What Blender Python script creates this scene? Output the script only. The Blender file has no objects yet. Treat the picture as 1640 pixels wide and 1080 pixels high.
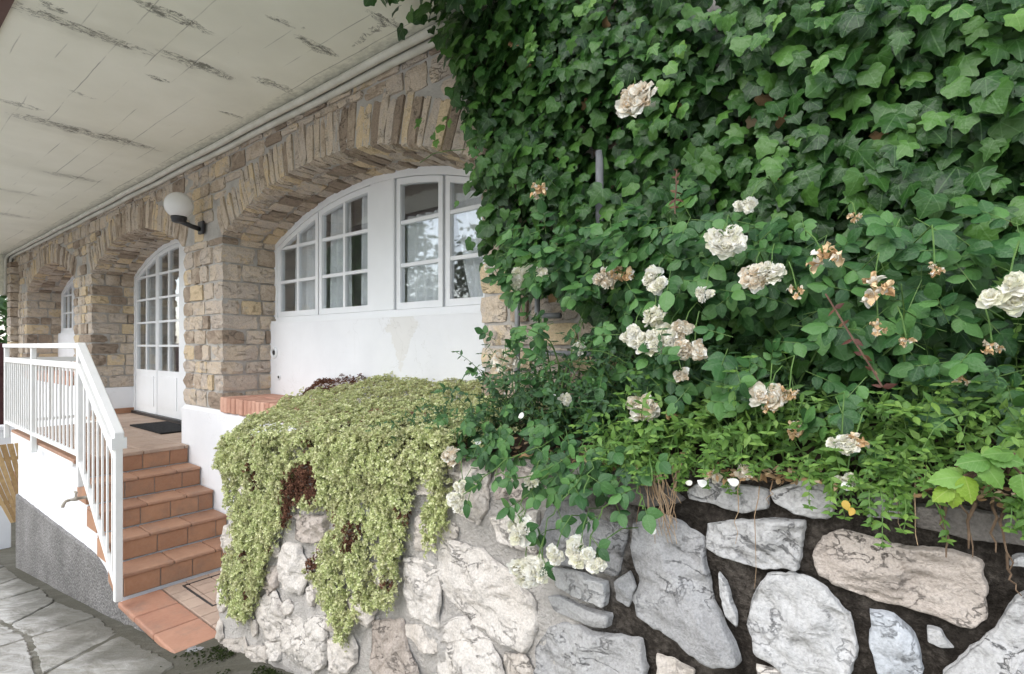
import bpy, bmesh, math, random
import numpy as np
from mathutils import Matrix, Vector, noise as mn
rnd = random.Random(7)
nr = np.random.default_rng(11)
SC = bpy.context.scene
COL = SC.collection
# ---------------------------------------------------------------- camera, world, sun, exposure
# world frame: X runs along the house front, Y into the house, Z up; eye level is z = 0, ground about -1.6
cam = bpy.data.cameras.new('camera')
cam.sensor_width = 36.0
cam.lens = 857 / 1640 * 36
cam.shift_y = 14 / 1640
cam.clip_start = 0.05
cam.clip_end = 500
co = bpy.data.objects.new('camera', cam)
co.rotation_euler = (math.radians(90), 0, math.radians(38.4))
COL.objects.link(co)
SC.camera = co
W = bpy.data.worlds.new('World')
SC.world = W
W.use_nodes = True
wn = W.node_tree
bg = wn.nodes['Background']
sky = wn.nodes.new('ShaderNodeTexSky')
sky.sky_type = 'NISHITA'
sky.sun_disc = False
SUN_EL, SUN_AZ = math.radians(42), math.radians(192)   # azimuth clockwise from +Y
sky.sun_elevation = SUN_EL
sky.sun_rotation = SUN_AZ
sky.air_density = 1.1
sky.dust_density = 1.0
hs = wn.nodes.new('ShaderNodeHueSaturation')           # overcast: the blue is veiled by cloud
hs.inputs['Saturation'].default_value = 0.48
wn.links.new(sky.outputs[0], hs.inputs['Color'])
wn.links.new(hs.outputs[0], bg.inputs[0])
bg.inputs[1].default_value = 0.15
sl = bpy.data.lights.new('sun', 'SUN')
sl.energy = 0.6
sl.angle = math.radians(60)
sl.color = (1.0, 0.985, 0.965)
so = bpy.data.objects.new('sun', sl)
sd = Vector((math.sin(SUN_AZ) * math.cos(SUN_EL), math.cos(SUN_AZ) * math.cos(SUN_EL), math.sin(SUN_EL)))
so.rotation_euler = sd.to_track_quat('Z', 'Y').to_euler()
COL.objects.link(so)
SC.view_settings.view_transform = 'Standard'
SC.view_settings.look = 'None'
SC.view_settings.exposure = 1.58
SC.view_settings.gamma = 1.0
SC.render.engine = 'CYCLES'
SC.cycles.use_denoising = True
SC.cycles.max_bounces = 8
SC.cycles.transparent_max_bounces = 8
SC.cycles.sample_clamp_indirect = 6

# ---------------------------------------------------------------- helpers
WLOC = {}
def link(o, parent=None):
    COL.objects.link(o)
    if parent is not None:
        o.parent = parent
    return o
def tag(o, label=None, cat=None, group=None, kind=None):
    if label: o['label'] = label
    if cat: o['category'] = cat
    if group: o['group'] = group
    if kind: o['kind'] = kind
    return o
def thing(name, loc, label, cat, group=None):
    o = bpy.data.objects.new(name, None)
    o.empty_display_size = 0.1
    o.location = loc
    COL.objects.link(o)
    WLOC[o.name] = Vector(loc)
    return tag(o, label, cat, group)
def place(o, wloc, parent=None):
    wloc = Vector(wloc)
    o.location = wloc - (WLOC[parent.name] if parent is not None else Vector((0, 0, 0)))
    link(o, parent)
    WLOC[o.name] = wloc
    return o
def mesh_obj(name, verts, faces, m, parent=None, smooth=False, uv=None):
    """one mesh object from world-space vertices; origin is moved to their centre"""
    v = np.asarray(verts, dtype=np.float64).reshape(-1, 3)
    c = (v.min(0) + v.max(0)) / 2
    me = bpy.data.meshes.new(name)
    me.from_pydata((v - c).tolist(), [], faces)
    if uv is not None:
        l = me.uv_layers.new(name='UVMap')
        idx = np.empty(len(me.loops), dtype=np.int32)
        me.loops.foreach_get('vertex_index', idx)
        l.data.foreach_set('uv', np.asarray(uv, dtype=np.float32)[idx].ravel())
    if smooth:
        me.polygons.foreach_set('use_smooth', [True] * len(me.polygons))
    me.materials.append(m)
    me.update()
    return place(bpy.data.objects.new(name, me), c, parent)
class MB:
    """collects shapes and links them as one mesh"""
    def __init__(s): s.v = []; s.f = []
    def add(s, v, f):
        b = len(s.v); s.v += [tuple(p) for p in v]; s.f += [tuple(i + b for i in q) for q in f]
        return s
    def box(s, x0, x1, y0, y1, z0, z1):
        return s.add([(x0,y0,z0),(x1,y0,z0),(x1,y1,z0),(x0,y1,z0),(x0,y0,z1),(x1,y0,z1),(x1,y1,z1),(x0,y1,z1)],
                     [(0,3,2,1),(4,5,6,7),(0,1,5,4),(1,2,6,5),(2,3,7,6),(3,0,4,7)])
    def quad(s, a, b, c, d): return s.add([a, b, c, d], [(0, 1, 2, 3)])
    def arcbox(s, x0, x1, fb, ft, y0, y1, n=1):
        """upright slab whose bottom and top follow functions of x"""
        v = []; f = []
        for i in range(n + 1):
            x = x0 + (x1 - x0) * i / n
            b, t = fb(x), max(ft(x), fb(x) + 0.001)
            v += [(x, y0, b), (x, y0, t), (x, y1, t), (x, y1, b)]
            if i:
                a = 4 * (i - 1); c = 4 * i
                for k in range(4):
                    f.append((a + k, c + k, c + (k + 1) % 4, a + (k + 1) % 4)[::-1])
        f += [(0, 1, 2, 3)[::-1], tuple(4 * n + k for k in (0, 1, 2, 3))]
        return s.add(v, f)
    def tube(s, pts, r, n=8, cap=True):
        pts = [Vector(p) for p in pts]
        rr = r if isinstance(r, (list, tuple)) else [r] * len(pts)
        v = []; f = []
        up = None
        for i, p in enumerate(pts):
            t = (pts[min(i + 1, len(pts) - 1)] - pts[max(i - 1, 0)])
            t = t.normalized() if t.length > 1e-9 else Vector((0, 0, 1))
            if up is None:
                up = t.orthogonal().normalized()
            else:
                up = (up - t * up.dot(t))
                up = up.normalized() if up.length > 1e-6 else t.orthogonal().normalized()
            w = t.cross(up)
            for k in range(n):
                a = 2 * math.pi * k / n
                v.append(p + (up * math.cos(a) + w * math.sin(a)) * rr[i])
            if i:
                for k in range(n):
                    f.append(((i-1)*n+k, (i-1)*n+(k+1)%n, i*n+(k+1)%n, i*n+k))
        if cap:
            f.append(tuple(range(n))[::-1]); f.append(tuple((len(pts)-1)*n+k for k in range(n)))
        return s.add(v, f)
    def lathe(s, c, prof, n=24, axis='Z'):
        v = []; f = []
        for i, (r, h) in enumerate(prof):
            for k in range(n):
                a = 2 * math.pi * k / n
                x, y = r * math.cos(a), r * math.sin(a)
                p = (x, y, h) if axis == 'Z' else (x, h, y)
                v.append((c[0]+p[0], c[1]+p[1], c[2]+p[2]))
            if i:
                for k in range(n):
                    f.append(((i-1)*n+k, (i-1)*n+(k+1)%n, i*n+(k+1)%n, i*n+k))
        f.append(tuple(range(n))[::-1]); f.append(tuple((len(prof)-1)*n+k for k in range(n)))
        return s.add(v, f)
    def build(s, name, m, parent=None, smooth=False):
        o = mesh_obj(name, s.v, s.f, m, parent, smooth)
        return o
def bevel(o, w=0.004, seg=1):
    md = o.modifiers.new('bevel', 'BEVEL'); md.width = w; md.segments = seg; md.limit_method = 'ANGLE'
    return o
def inpoly(x, z, p):
    c = False; j = len(p) - 1
    for i in range(len(p)):
        if (p[i][1] > z) != (p[j][1] > z) and x < (p[j][0]-p[i][0])*(z-p[i][1])/(p[j][1]-p[i][1])+p[i][0]:
            c = not c
        j = i
    return c
def bbox(p):
    xs = [q[0] for q in p]; zs = [q[1] for q in p]
    return min(xs), max(xs), min(zs), max(zs)
def sample_poly(p, n, soft=0.0, r=rnd):
    x0, x1, z0, z1 = bbox(p); out = []
    k = 0
    while len(out) < n and k < n * 40:
        k += 1
        x = r.uniform(x0, x1); z = r.uniform(z0, z1)
        if inpoly(x, z, p):
            out.append((x + r.gauss(0, soft), z + r.gauss(0, soft)))
    return out

# ---------------------------------------------------------------- materials
class NT:
    def __init__(s, name):
        s.m = bpy.data.materials.new(name); s.m.use_nodes = True
        s.t = s.m.node_tree; s.t.nodes.clear()
        s.out = s.t.nodes.new('ShaderNodeOutputMaterial')
    def set(s, sock, val):
        if isinstance(val, bpy.types.NodeSocket): s.t.links.new(val, sock)
        elif isinstance(val, (tuple, list)) and len(val) == 3 and sock.type == 'RGBA': sock.default_value = (*val, 1)
        else: sock.default_value = val
    def new(s, typ, props=None, **ins):
        n = s.t.nodes.new(typ)
        for k, v in (props or {}).items(): setattr(n, k, v)
        for k, v in ins.items():
            s.set(n.inputs[int(k[1:]) if k[0] == '_' else k.replace('_', ' ')], v)
        return n
    def tc(s, k='Object'): return s.new('ShaderNodeTexCoord').outputs[k]
    def pos(s): return s.new('ShaderNodeNewGeometry').outputs['Position']
    def rnd_obj(s): return s.new('ShaderNodeObjectInfo').outputs['Random']
    def rnd_isl(s): return s.new('ShaderNodeNewGeometry').outputs['Random Per Island']
    def mapping(s, v, scale=(1, 1, 1), loc=(0, 0, 0), rot=(0, 0, 0)):
        return s.new('ShaderNodeMapping', None, Vector=v, Scale=scale, Location=loc, Rotation=rot).outputs[0]
    def noise(s, v, scale, detail=4.0, rough=0.55, dist=0.0):
        return s.new('ShaderNodeTexNoise', None, Vector=v, Scale=scale, Detail=detail, Roughness=rough, Distortion=dist).outputs['Fac']
    def voro(s, v, scale, feat='F1', out='Distance'):
        return s.new('ShaderNodeTexVoronoi', {'feature': feat}, Vector=v, Scale=scale).outputs[out]
    def ramp(s, f, stops):
        n = s.new('ShaderNodeValToRGB', None, Fac=f); e = n.color_ramp.elements
        while len(e) < len(stops): e.new(0.5)
        for el, (p, c) in zip(e, stops):
            el.position = p
            el.color = (*c, 1) if isinstance(c, (tuple, list)) else (c, c, c, 1)
        return n.outputs[0]
    def mix(s, f, a, b, mode='MIX'):
        n = s.new('ShaderNodeMix', {'data_type': 'RGBA', 'blend_type': mode})
        s.set(n.inputs[0], f); s.set(n.inputs[6], a); s.set(n.inputs[7], b)
        return n.outputs[2]
    def ma(s, op, a, b=0.0, c=0.0, clamp=False):
        n = s.new('ShaderNodeMath', {'operation': op, 'use_clamp': clamp})
        s.set(n.inputs[0], a); s.set(n.inputs[1], b); s.set(n.inputs[2], c)
        return n.outputs[0]
    def sep(s, v):
        n = s.new('ShaderNodeSeparateXYZ', None, _0=v); return n.outputs
    def comb(s, x, y, z): return s.new('ShaderNodeCombineXYZ', None, X=x, Y=y, Z=z).outputs[0]
    def vadd(s, a, b):
        n = s.new('ShaderNodeVectorMath', {'operation': 'ADD'}); s.set(n.inputs[0], a); s.set(n.inputs[1], b); return n.outputs[0]
    def bump(s, h, strength=0.5, dist=0.01, normal=None):
        n = s.new('ShaderNodeBump', None, Height=h, Strength=strength, Distance=dist)
        if normal is not None: s.set(n.inputs['Normal'], normal)
        return n.outputs[0]
    def pbsdf(s, col, rough=0.8, normal=None, spec=0.3, **kw):
        n = s.new('ShaderNodeBsdfPrincipled', None, Base_Color=col, Roughness=rough, **kw)
        n.inputs['Specular IOR Level'].default_value = spec
        if normal is not None: s.set(n.inputs['Normal'], normal)
        return n.outputs[0]
    def done(s, sh):
        s.t.links.new(sh, s.out.inputs[0]); return s.m

def stone_mat(name, cols, speck=(0.12, 0.11, 0.10), speck_amt=0.35, bump=0.6, scale=1.0, vary=0.35):
    t = NT(name); r = t.rnd_obj()
    v = t.vadd(t.pos(), t.comb(t.ma('MULTIPLY', r, 37.0), t.ma('MULTIPLY', r, 11.0), 0.0))
    n1 = t.noise(v, 7 * scale, 5, 0.6, 0.6)
    n2 = t.noise(v, 34 * scale, 5, 0.65)
    n3 = t.noise(v, 130 * scale, 3, 0.6)
    f = t.ma('ADD', t.ma('MULTIPLY', n1, 0.55), t.ma('MULTIPLY', t.ma('SUBTRACT', r, 0.5), vary))
    f = t.ma('ADD', t.ma('ADD', f, 0.12), t.ma('MULTIPLY', n2, 0.25))
    k = len(cols)
    c = t.ramp(f, [(0.22 + 0.6 * i / max(k - 1, 1), cols[i]) for i in range(k)])
    sp = t.ramp(n2, [(0.60, 0.0), (0.70, 1.0)])
    c = t.mix(t.ma('MULTIPLY', sp, speck_amt), c, speck)
    c = t.mix(t.ma('MULTIPLY', t.ramp(n3, [(0.40, 0.0), (0.72, 1.0)]), 0.50), c, t.mix(0.55, c, (0.0, 0.0, 0.0)))
    # cleft bedding lines
    w = t.noise(t.mapping(v, (1, 1, 1.9), (0, 0, 0), (0, 0.35, 0)), 6.5 * scale, 7, 0.62, 0.5)
    gate = t.ramp(t.noise(v, 5 * scale, 3), [(0.45, 0.0), (0.6, 1.0)])
    crack = t.ma('MULTIPLY', t.ramp(t.ma('ABSOLUTE', t.ma('SUBTRACT', w, 0.5)), [(0.0, 1.0), (0.013, 0.0)]), gate)
    c = t.mix(t.ma('MULTIPLY', crack, 0.38), c, speck)
    blot = t.ramp(t.noise(v, 11 * scale, 7, 0.72), [(0.56, 0.0), (0.66, 1.0)])
    c = t.mix(t.ma('MULTIPLY', blot, 0.24), c, t.mix(0.5, c, speck))
    h = t.ma('ADD', t.ma('MULTIPLY', n2, 0.6), t.ma('MULTIPLY', n3, 0.3))
    h = t.ma('SUBTRACT', t.ma('ADD', h, t.ma('MULTIPLY', n1, 0.8)), t.ma('MULTIPLY', crack, 0.5))
    return t.done(t.pbsdf(c, 0.9, t.bump(h, bump, 0.012), 0.2))

M = {}
M['house_stone'] = stone_mat('house_stone', [(.32,.25,.19), (.46,.37,.28), (.59,.495,.395), (.51,.44,.375), (.63,.52,.395), (.54,.47,.40), (.66,.52,.34)], (.17,.14,.115), 0.5, 1.0, 1.0, 0.75)
M['wall_w'] = stone_mat('pale_limestone', [(.31,.302,.292), (.47,.462,.45), (.57,.562,.55)], (.12,.115,.112), 0.7, 1.0, 1.0, 0.35)
M['wall_b'] = stone_mat('blue_white_stone', [(.38,.40,.43), (.47,.49,.515), (.54,.555,.57)], (.2,.2,.2), 0.5, 0.8, 1.0, 0.2)
M['wall_c'] = stone_mat('cream_stone', [(.47,.415,.355), (.60,.545,.485), (.66,.62,.57)], (.24,.21,.18), 0.5, 1.0, 1.0, 0.35)
M['wall_t'] = stone_mat('tan_stone', [(.34,.285,.24), (.49,.425,.37), (.58,.525,.47)], (.14,.12,.10), 0.6, 1.1, 1.3, 0.25)
M['wall_g'] = stone_mat('grey_stone', [(.16,.157,.155), (.32,.315,.31), (.54,.535,.53)], (.12,.11,.11), 0.4, 0.9, 1.2, 0.15)
M['wall_d'] = stone_mat('dark_stone', [(.10,.09,.08), (.17,.155,.14), (.24,.22,.20)], (.06,.05,.05), 0.4, 0.9, 1.2, 0.15)

def simple(name, a, b=None, scale=8, rough=0.7, bump=0.15, spec=0.3, detail=5, bscale=None, coords='pos', obj=0.0):
    t = NT(name); v = t.pos() if coords == 'pos' else t.tc('Object')
    n = t.noise(v, scale, detail, 0.6)
    if obj: n = t.ma('ADD', n, t.ma('MULTIPLY', t.ma('SUBTRACT', t.rnd_obj(), 0.5), obj))
    c = t.ramp(n, [(0.3, a), (0.7, b or a)])
    n2 = t.noise(v, bscale or scale * 6, 4, 0.6)
    return t.done(t.pbsdf(c, rough, t.bump(n2, bump, 0.006), spec))
M['mortar'] = simple('house_mortar', (.33,.31,.28), (.48,.455,.42), 9, 0.95, 0.9, 0.1, 7, 70)
M['white_paint'] = simple('white_joinery_paint', (.78,.79,.80), (.83,.84,.85), 3, 0.42, 0.05, 0.4)
M['rail_paint'] = simple('cream_rail_paint', (.76,.755,.72), (.82,.815,.79), 9, 0.45, 0.1, 0.4)
M['curtain'] = None
M['black_iron'] = simple('black_painted_metal', (.018,.018,.02), (.03,.03,.032), 20, 0.4, 0.1, 0.5)
M['brass'] = simple('dull_brass', (.30,.26,.20), (.42,.38,.32), 40, 0.45, 0.1, 0.6)
M['zinc'] = simple('weathered_zinc_pipe', (.17,.175,.18), (.26,.265,.27), 14, 0.55, 0.15, 0.5)
M['mat'] = simple('black_rubber_mat', (.015,.015,.016), (.03,.03,.03), 60, 0.9, 0.9, 0.2)
M['soil'] = simple('bed_soil', (.030,.022,.016), (.075,.055,.038), 9, 0.97, 1.0, 0.1, 8, 45)
M['brick'] = simple('ledge_brick', (.46,.25,.18), (.60,.36,.27), 12, 0.9, 0.5, 0.2, 6, 60, 'pos', 0.5)
M['brown_fascia'] = simple('brown_gutter_paint', (.09,.045,.035), (.13,.07,.05), 7, 0.5, 0.1)
M['wood_slat'] = simple('weathered_wood_slat', (.42,.26,.12), (.60,.40,.20), 25, 0.75, 0.4, 0.2, 6, 80, 'pos', 0.8)
M['yard'] = simple('pale_bounce_sheet', (.52,.51,.49), (.62,.61,.59), 1.5, 0.95, 0.3)
M['far_brick'] = simple('far_red_paving', (.22,.11,.09), (.34,.20,.16), 5, 0.9, 0.4)
M['dark_red'] = simple('dark_red_boards', (.06,.022,.022), (.10,.04,.035), 5, 0.7, 0.2)
M['interior'] = simple('room_plaster', (.76,.735,.71), (.82,.80,.775), 2, 0.9, 0.05)

def plaster():
    t = NT('white_house_plaster'); p = t.pos(); x, y, z = t.sep(p)
    n = t.noise(p, 2.5, 5, 0.6); n2 = t.noise(p, 40, 4, 0.6)
    c = t.ramp(n, [(0.25, (.74,.745,.76)), (0.75, (.82,.825,.84))])
    # flaked patch of older cream render on the panel under the window
    d = t.ma('ADD', t.ma('ABSOLUTE', t.ma('MULTIPLY', t.ma('ADD', x, 2.83), 1.25)), t.ma('MULTIPLY', t.ma('ABSOLUTE', t.ma('SUBTRACT', z, 0.11)), 0.8))
    d = t.ma('ADD', d, t.ma('MULTIPLY', t.ma('SUBTRACT', t.noise(p, 9, 7, 0.7), 0.5), 0.42))
    pk = t.ramp(d, [(0.19, 1.0), (0.20, 0.0)])
    c = t.mix(t.ma('MULTIPLY', pk, 0.55), c, (.68,.655,.61))
    # thin streaks of dirt and a rust run below the tap
    st = t.ramp(t.noise(t.mapping(p, (9, 9, 0.7)), 2.0, 5, 0.6), [(0.60, 0.0), (0.78, 1.0)])
    c = t.mix(t.ma('MULTIPLY', st, 0.10), c, (.45,.44,.40))
    tp = t.ma('ABSOLUTE', t.ma('ADD', t.ma('ADD', x, 4.87), t.ma('MULTIPLY', t.ma('SUBTRACT', t.noise(p, 6, 3), 0.5), 0.08)))
    run = t.ma('MULTIPLY', t.ramp(tp, [(0.0, 1.0), (0.04, 0.0)]), t.ramp(z, [(0.0, 0.0)]) if False else t.ma('LESS_THAN', z, -1.12))
    c = t.mix(t.ma('MULTIPLY', run, 0.35), c, (.58,.52,.42))
    hair = t.ma('MULTIPLY', t.ramp(t.ma('ABSOLUTE', t.ma('SUBTRACT', t.noise(p, 2.2, 7, 0.6, 0.5), 0.5)), [(0.0, 1.0), (0.004, 0.0)]), t.ramp(t.noise(p, 1.5, 2), [(0.5, 0.0), (0.6, 1.0)]))
    c = t.mix(t.ma('MULTIPLY', hair, 0.4), c, (.42,.40,.37))
    scuff = t.ramp(t.noise(p, 7, 8, 0.75), [(0.60, 0.0), (0.72, 1.0)])
    c = t.mix(t.ma('MULTIPLY', scuff, 0.22), c, (.58,.56,.52))
    h = t.ma('SUBTRACT', t.ma('MULTIPLY', n2, 0.4), t.ma('MULTIPLY', pk, 0.5))
    return t.done(t.pbsdf(c, 0.85, t.bump(h, 0.35, 0.006), 0.2))
M['plaster'] = plaster()

def pebble():
    t = NT('grey_pebbledash'); p = t.pos()
    v = t.voro(p, 48); n = t.noise(p, 3, 5, 0.6); n3 = t.noise(p, 110, 3, 0.7)
    c = t.ramp(t.ma('ADD', t.ma('MULTIPLY', n3, 0.75), t.ma('MULTIPLY', n, 0.3)), [(0.35, (.09,.085,.08)), (0.52, (.22,.21,.20)), (0.75, (.46,.44,.42))])
    return t.done(t.pbsdf(c, 0.95, t.bump(t.ma('ADD', t.ma('MULTIPLY', v, -1.0), n3), 1.0, 0.012), 0.15))
M['pebbledash'] = pebble()

def terracotta(name, a, b):
    t = NT(name); p = t.pos(); r = t.rnd_obj()
    n = t.noise(p, 9, 5, 0.65); n2 = t.noise(p, 60, 4, 0.6)
    f = t.ma('ADD', t.ma('MULTIPLY', n, 0.7), t.ma('MULTIPLY', r, 0.3))
    c = t.ramp(f, [(0.3, a), (0.75, b)])
    c = t.mix(t.ma('MULTIPLY', t.ramp(t.noise(p, 5, 7, 0.7), [(0.50, 0.0), (0.68, 1.0)]), 0.5), c, (.17,.12,.095))
    c = t.mix(t.ma('MULTIPLY', n2, 0.18), c, (.7,.55,.45))
    return t.done(t.pbsdf(c, 0.62, t.bump(n2, 0.2, 0.004), 0.3))
M['terracotta'] = terracotta('terracotta_tile', (.31,.145,.075), (.44,.23,.125))
M['tread'] = terracotta('worn_terracotta_tread', (.29,.145,.085), (.42,.235,.145))
M['beige_tile'] = terracotta('beige_landing_tile', (.37,.265,.20), (.47,.355,.275))
M['red_tile'] = terracotta('red_border_tile', (.34,.15,.09), (.45,.23,.145))
M['grout'] = simple('tile_grout', (.22,.18,.15), (.34,.29,.25), 20, 0.95, 0.4)

def ceiling_mat():
    t = NT('peeling_ceiling_paint'); p = t.pos(); x, y, z = t.sep(p)
    n = t.noise(p, 1.6, 5, 0.6); nb = t.noise(p, 9, 5, 0.65)
    c = t.ramp(n, [(0.3, (.79,.775,.65)), (0.7, (.87,.855,.735))])
    # faint shuttering board lines along the house, broken and of uneven strength
    wob = t.ma('MULTIPLY', t.ma('SUBTRACT', t.noise(p, 1.2, 3), 0.5), 0.05)
    fr = t.ma('FRACT', t.ma('DIVIDE', t.ma('ADD', y, wob), 0.17))
    ln = t.ramp(t.ma('ABSOLUTE', t.ma('SUBTRACT', fr, 0.5)), [(0.0, 1.0), (0.022, 0.0)])
    vis = t.ramp(t.noise(t.mapping(p, (.8, 2.6, 1)), 2.2, 4), [(0.46, 0.0), (0.60, 1.0)])
    c = t.mix(t.ma('MULTIPLY', t.ma('MULTIPLY', ln, vis), 0.75), c, (.17,.165,.13))
    # places where the joints have cracked and the paint has flaked: x, y, half width, half length, strength
    wx = t.ma('ADD', x, t.ma('MULTIPLY', t.ma('SUBTRACT', t.noise(p, 4.5, 5, 0.65), 0.5), 0.16))
    wy = t.ma('ADD', y, t.ma('MULTIPLY', t.ma('SUBTRACT', t.noise(p, 3.0, 4), 0.5), 0.16))
    band = None; soft = None
    for (cx, cy, hw, hl, am) in ((-5.06,1.20,.10,.50,1.0), (-3.43,.80,.055,.34,1.0), (-2.93,1.03,.055,.20,1.0), (-3.35,1.30,.06,.24,1.0), (-3.70,1.21,.025,.08,1.0), (-2.63,1.62,.05,.15,1.0), (-2.56,1.38,.03,.10,.8), (-3.23,1.70,.06,.14,.7),
            (-3.88,1.71,.03,.08,.8), (-2.28,1.72,.20,.03,.8), (-2.15,1.72,.03,.15,.9), (-3.31,.64,.05,.08,1.0), (-4.83,.76,.06,.16,.6), (-6.5,1.4,.08,.25,.6), (-7.6,1.1,.05,.3,.5), (-9.0,1.3,.07,.3,.6), (-1.75,1.5,.05,.25,.9), (-4.3,.95,.02,.12,.6)):
        ex = t.ma('DIVIDE', t.ma('SUBTRACT', wx, cx), hw); ey = t.ma('DIVIDE', t.ma('SUBTRACT', wy, cy), hl)
        r2 = t.ma('ADD', t.ma('MULTIPLY', ex, ex), t.ma('MULTIPLY', ey, ey))
        d = t.ramp(r2, [(0.25, am), (1.0, 0.0)])
        band = d if band is None else t.ma('MAXIMUM', band, d)
        if hl > .2:
            e2 = t.ma('ADD', t.ma('MULTIPLY', t.ma('MULTIPLY', ex, ex), .16), t.ma('MULTIPLY', t.ma('MULTIPLY', ey, ey), .5))
            q = t.ramp(e2, [(0.0, am), (1.0, 0.0)]); soft = q if soft is None else t.ma('MAXIMUM', soft, q)
    v2 = t.mapping(p, (2.2, 1.0, 1))
    nz = t.noise(v2, 8, 8, 0.7, 1.2)
    curl = t.ramp(t.ma('ABSOLUTE', t.ma('SUBTRACT', nz, 0.5)), [(0.006, 1.0), (0.020, 0.0)])
    thr = t.ma('ADD', t.noise(v2, 15, 8, 0.78, 0.6), t.ma('MULTIPLY', band, 0.12))
    flake = t.ramp(thr, [(0.63, 0.0), (0.66, 1.0)])
    dirt = t.ma('MULTIPLY', t.ramp(band, [(0.1, 0.0), (0.4, 1.0)]), t.ma('MAXIMUM', curl, flake), clamp=True)
    c = t.mix(t.ma('MULTIPLY', t.ma('MULTIPLY', soft, 0.34), nb), c, (.30,.28,.21))
    c = t.mix(t.ma('MULTIPLY', dirt, 0.72), c, (.06,.056,.045))
    specks = t.ramp(t.noise(p, 30, 3, 0.7), [(0.75, 0.0), (0.79, 1.0)])
    c = t.mix(t.ma('MULTIPLY', specks, 0.5), c, (.12,.115,.09))
    # mildew that follows the conduits
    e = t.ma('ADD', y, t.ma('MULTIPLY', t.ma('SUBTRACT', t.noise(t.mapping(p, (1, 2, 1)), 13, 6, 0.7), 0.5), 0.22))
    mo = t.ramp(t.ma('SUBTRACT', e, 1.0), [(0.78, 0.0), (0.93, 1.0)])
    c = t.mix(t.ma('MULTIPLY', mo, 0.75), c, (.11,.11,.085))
    big = t.ramp(t.noise(p, 0.9, 4, 0.6), [(0.5, 0.0), (0.75, 1.0)])
    c = t.mix(t.ma('MULTIPLY', big, 0.35), c, (.58,.565,.46))
    h = t.ma('SUBTRACT', t.ma('MULTIPLY', nb, 0.3), dirt)
    return t.done(t.pbsdf(c, 0.9, t.bump(h, 0.5, 0.008), 0.15))
M['ceiling'] = ceiling_mat()
M['pipe_paint'] = simple('cream_pipe_paint', (.55,.53,.45), (.72,.70,.62), 7, 0.6, 0.2, 0.3)

def ground_mat():
    t = NT('weathered_concrete_paving'); p = t.pos(); x, y, z = t.sep(p)
    q = t.mapping(p, (1, 1, 1), (0, 0, 0), (0, 0, math.radians(-32)))
    st = t.noise(t.mapping(q, (1.3, 5.0, 1)), 1.7, 8, 0.74, 1.1)
    n = t.noise(p, 1.4, 5, 0.6); f = t.noise(p, 55, 5, 0.7)
    c = t.ramp(st, [(0.30, (.075,.069,.052)), (0.47, (.165,.153,.12)), (0.57, (.29,.275,.24)), (0.70, (.42,.405,.37))])
    c = t.mix(t.ma('MULTIPLY', t.ramp(n, [(0.45, 0.0), (0.62, 0.8)]), 1.0), c, (.15,.14,.105))
    gut = t.ramp(t.ma('ADD', y, t.ma('MULTIPLY', t.ma('SUBTRACT', n, 0.5), 0.5)), [(0.82, 0.0), (1.0, 0.8)])
    c = t.mix(gut, c, (.085,.08,.06))
    c = t.mix(t.ma('MULTIPLY', t.ramp(f, [(0.45, 0.0), (0.68, 1.0)]), 0.4), c, (.06,.057,.045))
    return t.done(t.pbsdf(c, 0.95, t.bump(t.ma('ADD', st, t.ma('MULTIPLY', f, 0.5)), 0.7, 0.02), 0.2))
M['ground'] = ground_mat()
def flag_mat():
    t = NT('pale_flagstone'); p = t.pos()
    q = t.mapping(p, (1, 1, 1), (0, 0, 0), (0, 0, math.radians(-20)))
    st = t.noise(t.mapping(q, (1.6, 6.0, 1)), 2.2, 8, 0.75, 1.2); f = t.noise(p, 60, 4, 0.65)
    c = t.ramp(st, [(0.32, (.15,.14,.11)), (0.45, (.35,.335,.30)), (0.62, (.56,.545,.515))])
    c = t.mix(t.ma('MULTIPLY', t.ramp(t.rnd_obj(), [(0.35, 0.0), (0.75, 1.0)]), 0.45), c, (.21,.195,.15))
    gut = t.ramp(t.ma('ADD', t.sep(p)[1], t.ma('MULTIPLY', t.ma('SUBTRACT', t.noise(p, 3, 5), 0.5), 0.6)), [(0.80, 0.0), (1.05, 0.8)])
    c = t.mix(gut, c, (.085,.08,.06))
    c = t.mix(t.ma('MULTIPLY', f, 0.3), c, (.25,.24,.21))
    return t.done(t.pbsdf(c, 0.9, t.bump(t.ma('ADD', st, t.ma('MULTIPLY', f, 0.4)), 0.6, 0.015), 0.2))
M['flag'] = flag_mat()

def retaining_mortar():
    t = NT('retaining_wall_mortar'); p = t.pos(); x, y, z = t.sep(p)
    n = t.noise(p, 5, 6, 0.65, 0.4); n2 = t.noise(p, 70, 5, 0.7)
    pale = t.ramp(t.ma('ADD', t.ma('MULTIPLY', n, .6), t.ma('MULTIPLY', n2, .4)), [(0.3, (.50,.46,.415)), (0.7, (.72,.68,.63))])
    dark = t.ramp(t.ma('ADD', t.ma('MULTIPLY', n, 0.6), t.ma('MULTIPLY', n2, 0.45)), [(0.38, (.018,.015,.012)), (0.52, (.065,.055,.046)), (0.62, (.15,.13,.11)), (0.75, (.30,.27,.24))])
    # the right-hand part of the wall is soaked by the bed and blackened by moss and soil
    f = t.ma('ADD', t.ma('ADD', x, 0.83), t.ma('MULTIPLY', t.ma('SUBTRACT', n, 0.5), 0.7))
    c = t.mix(t.ramp(f, [(0.0, 0.0), (0.14, 1.0)]), pale, dark)
    return t.done(t.pbsdf(c, 0.97, t.bump(t.ma('ADD', t.ma('MULTIPLY', n2, 1.4), n), 1.0, 0.02), 0.1))
M['rw_mortar'] = retaining_mortar()

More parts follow.
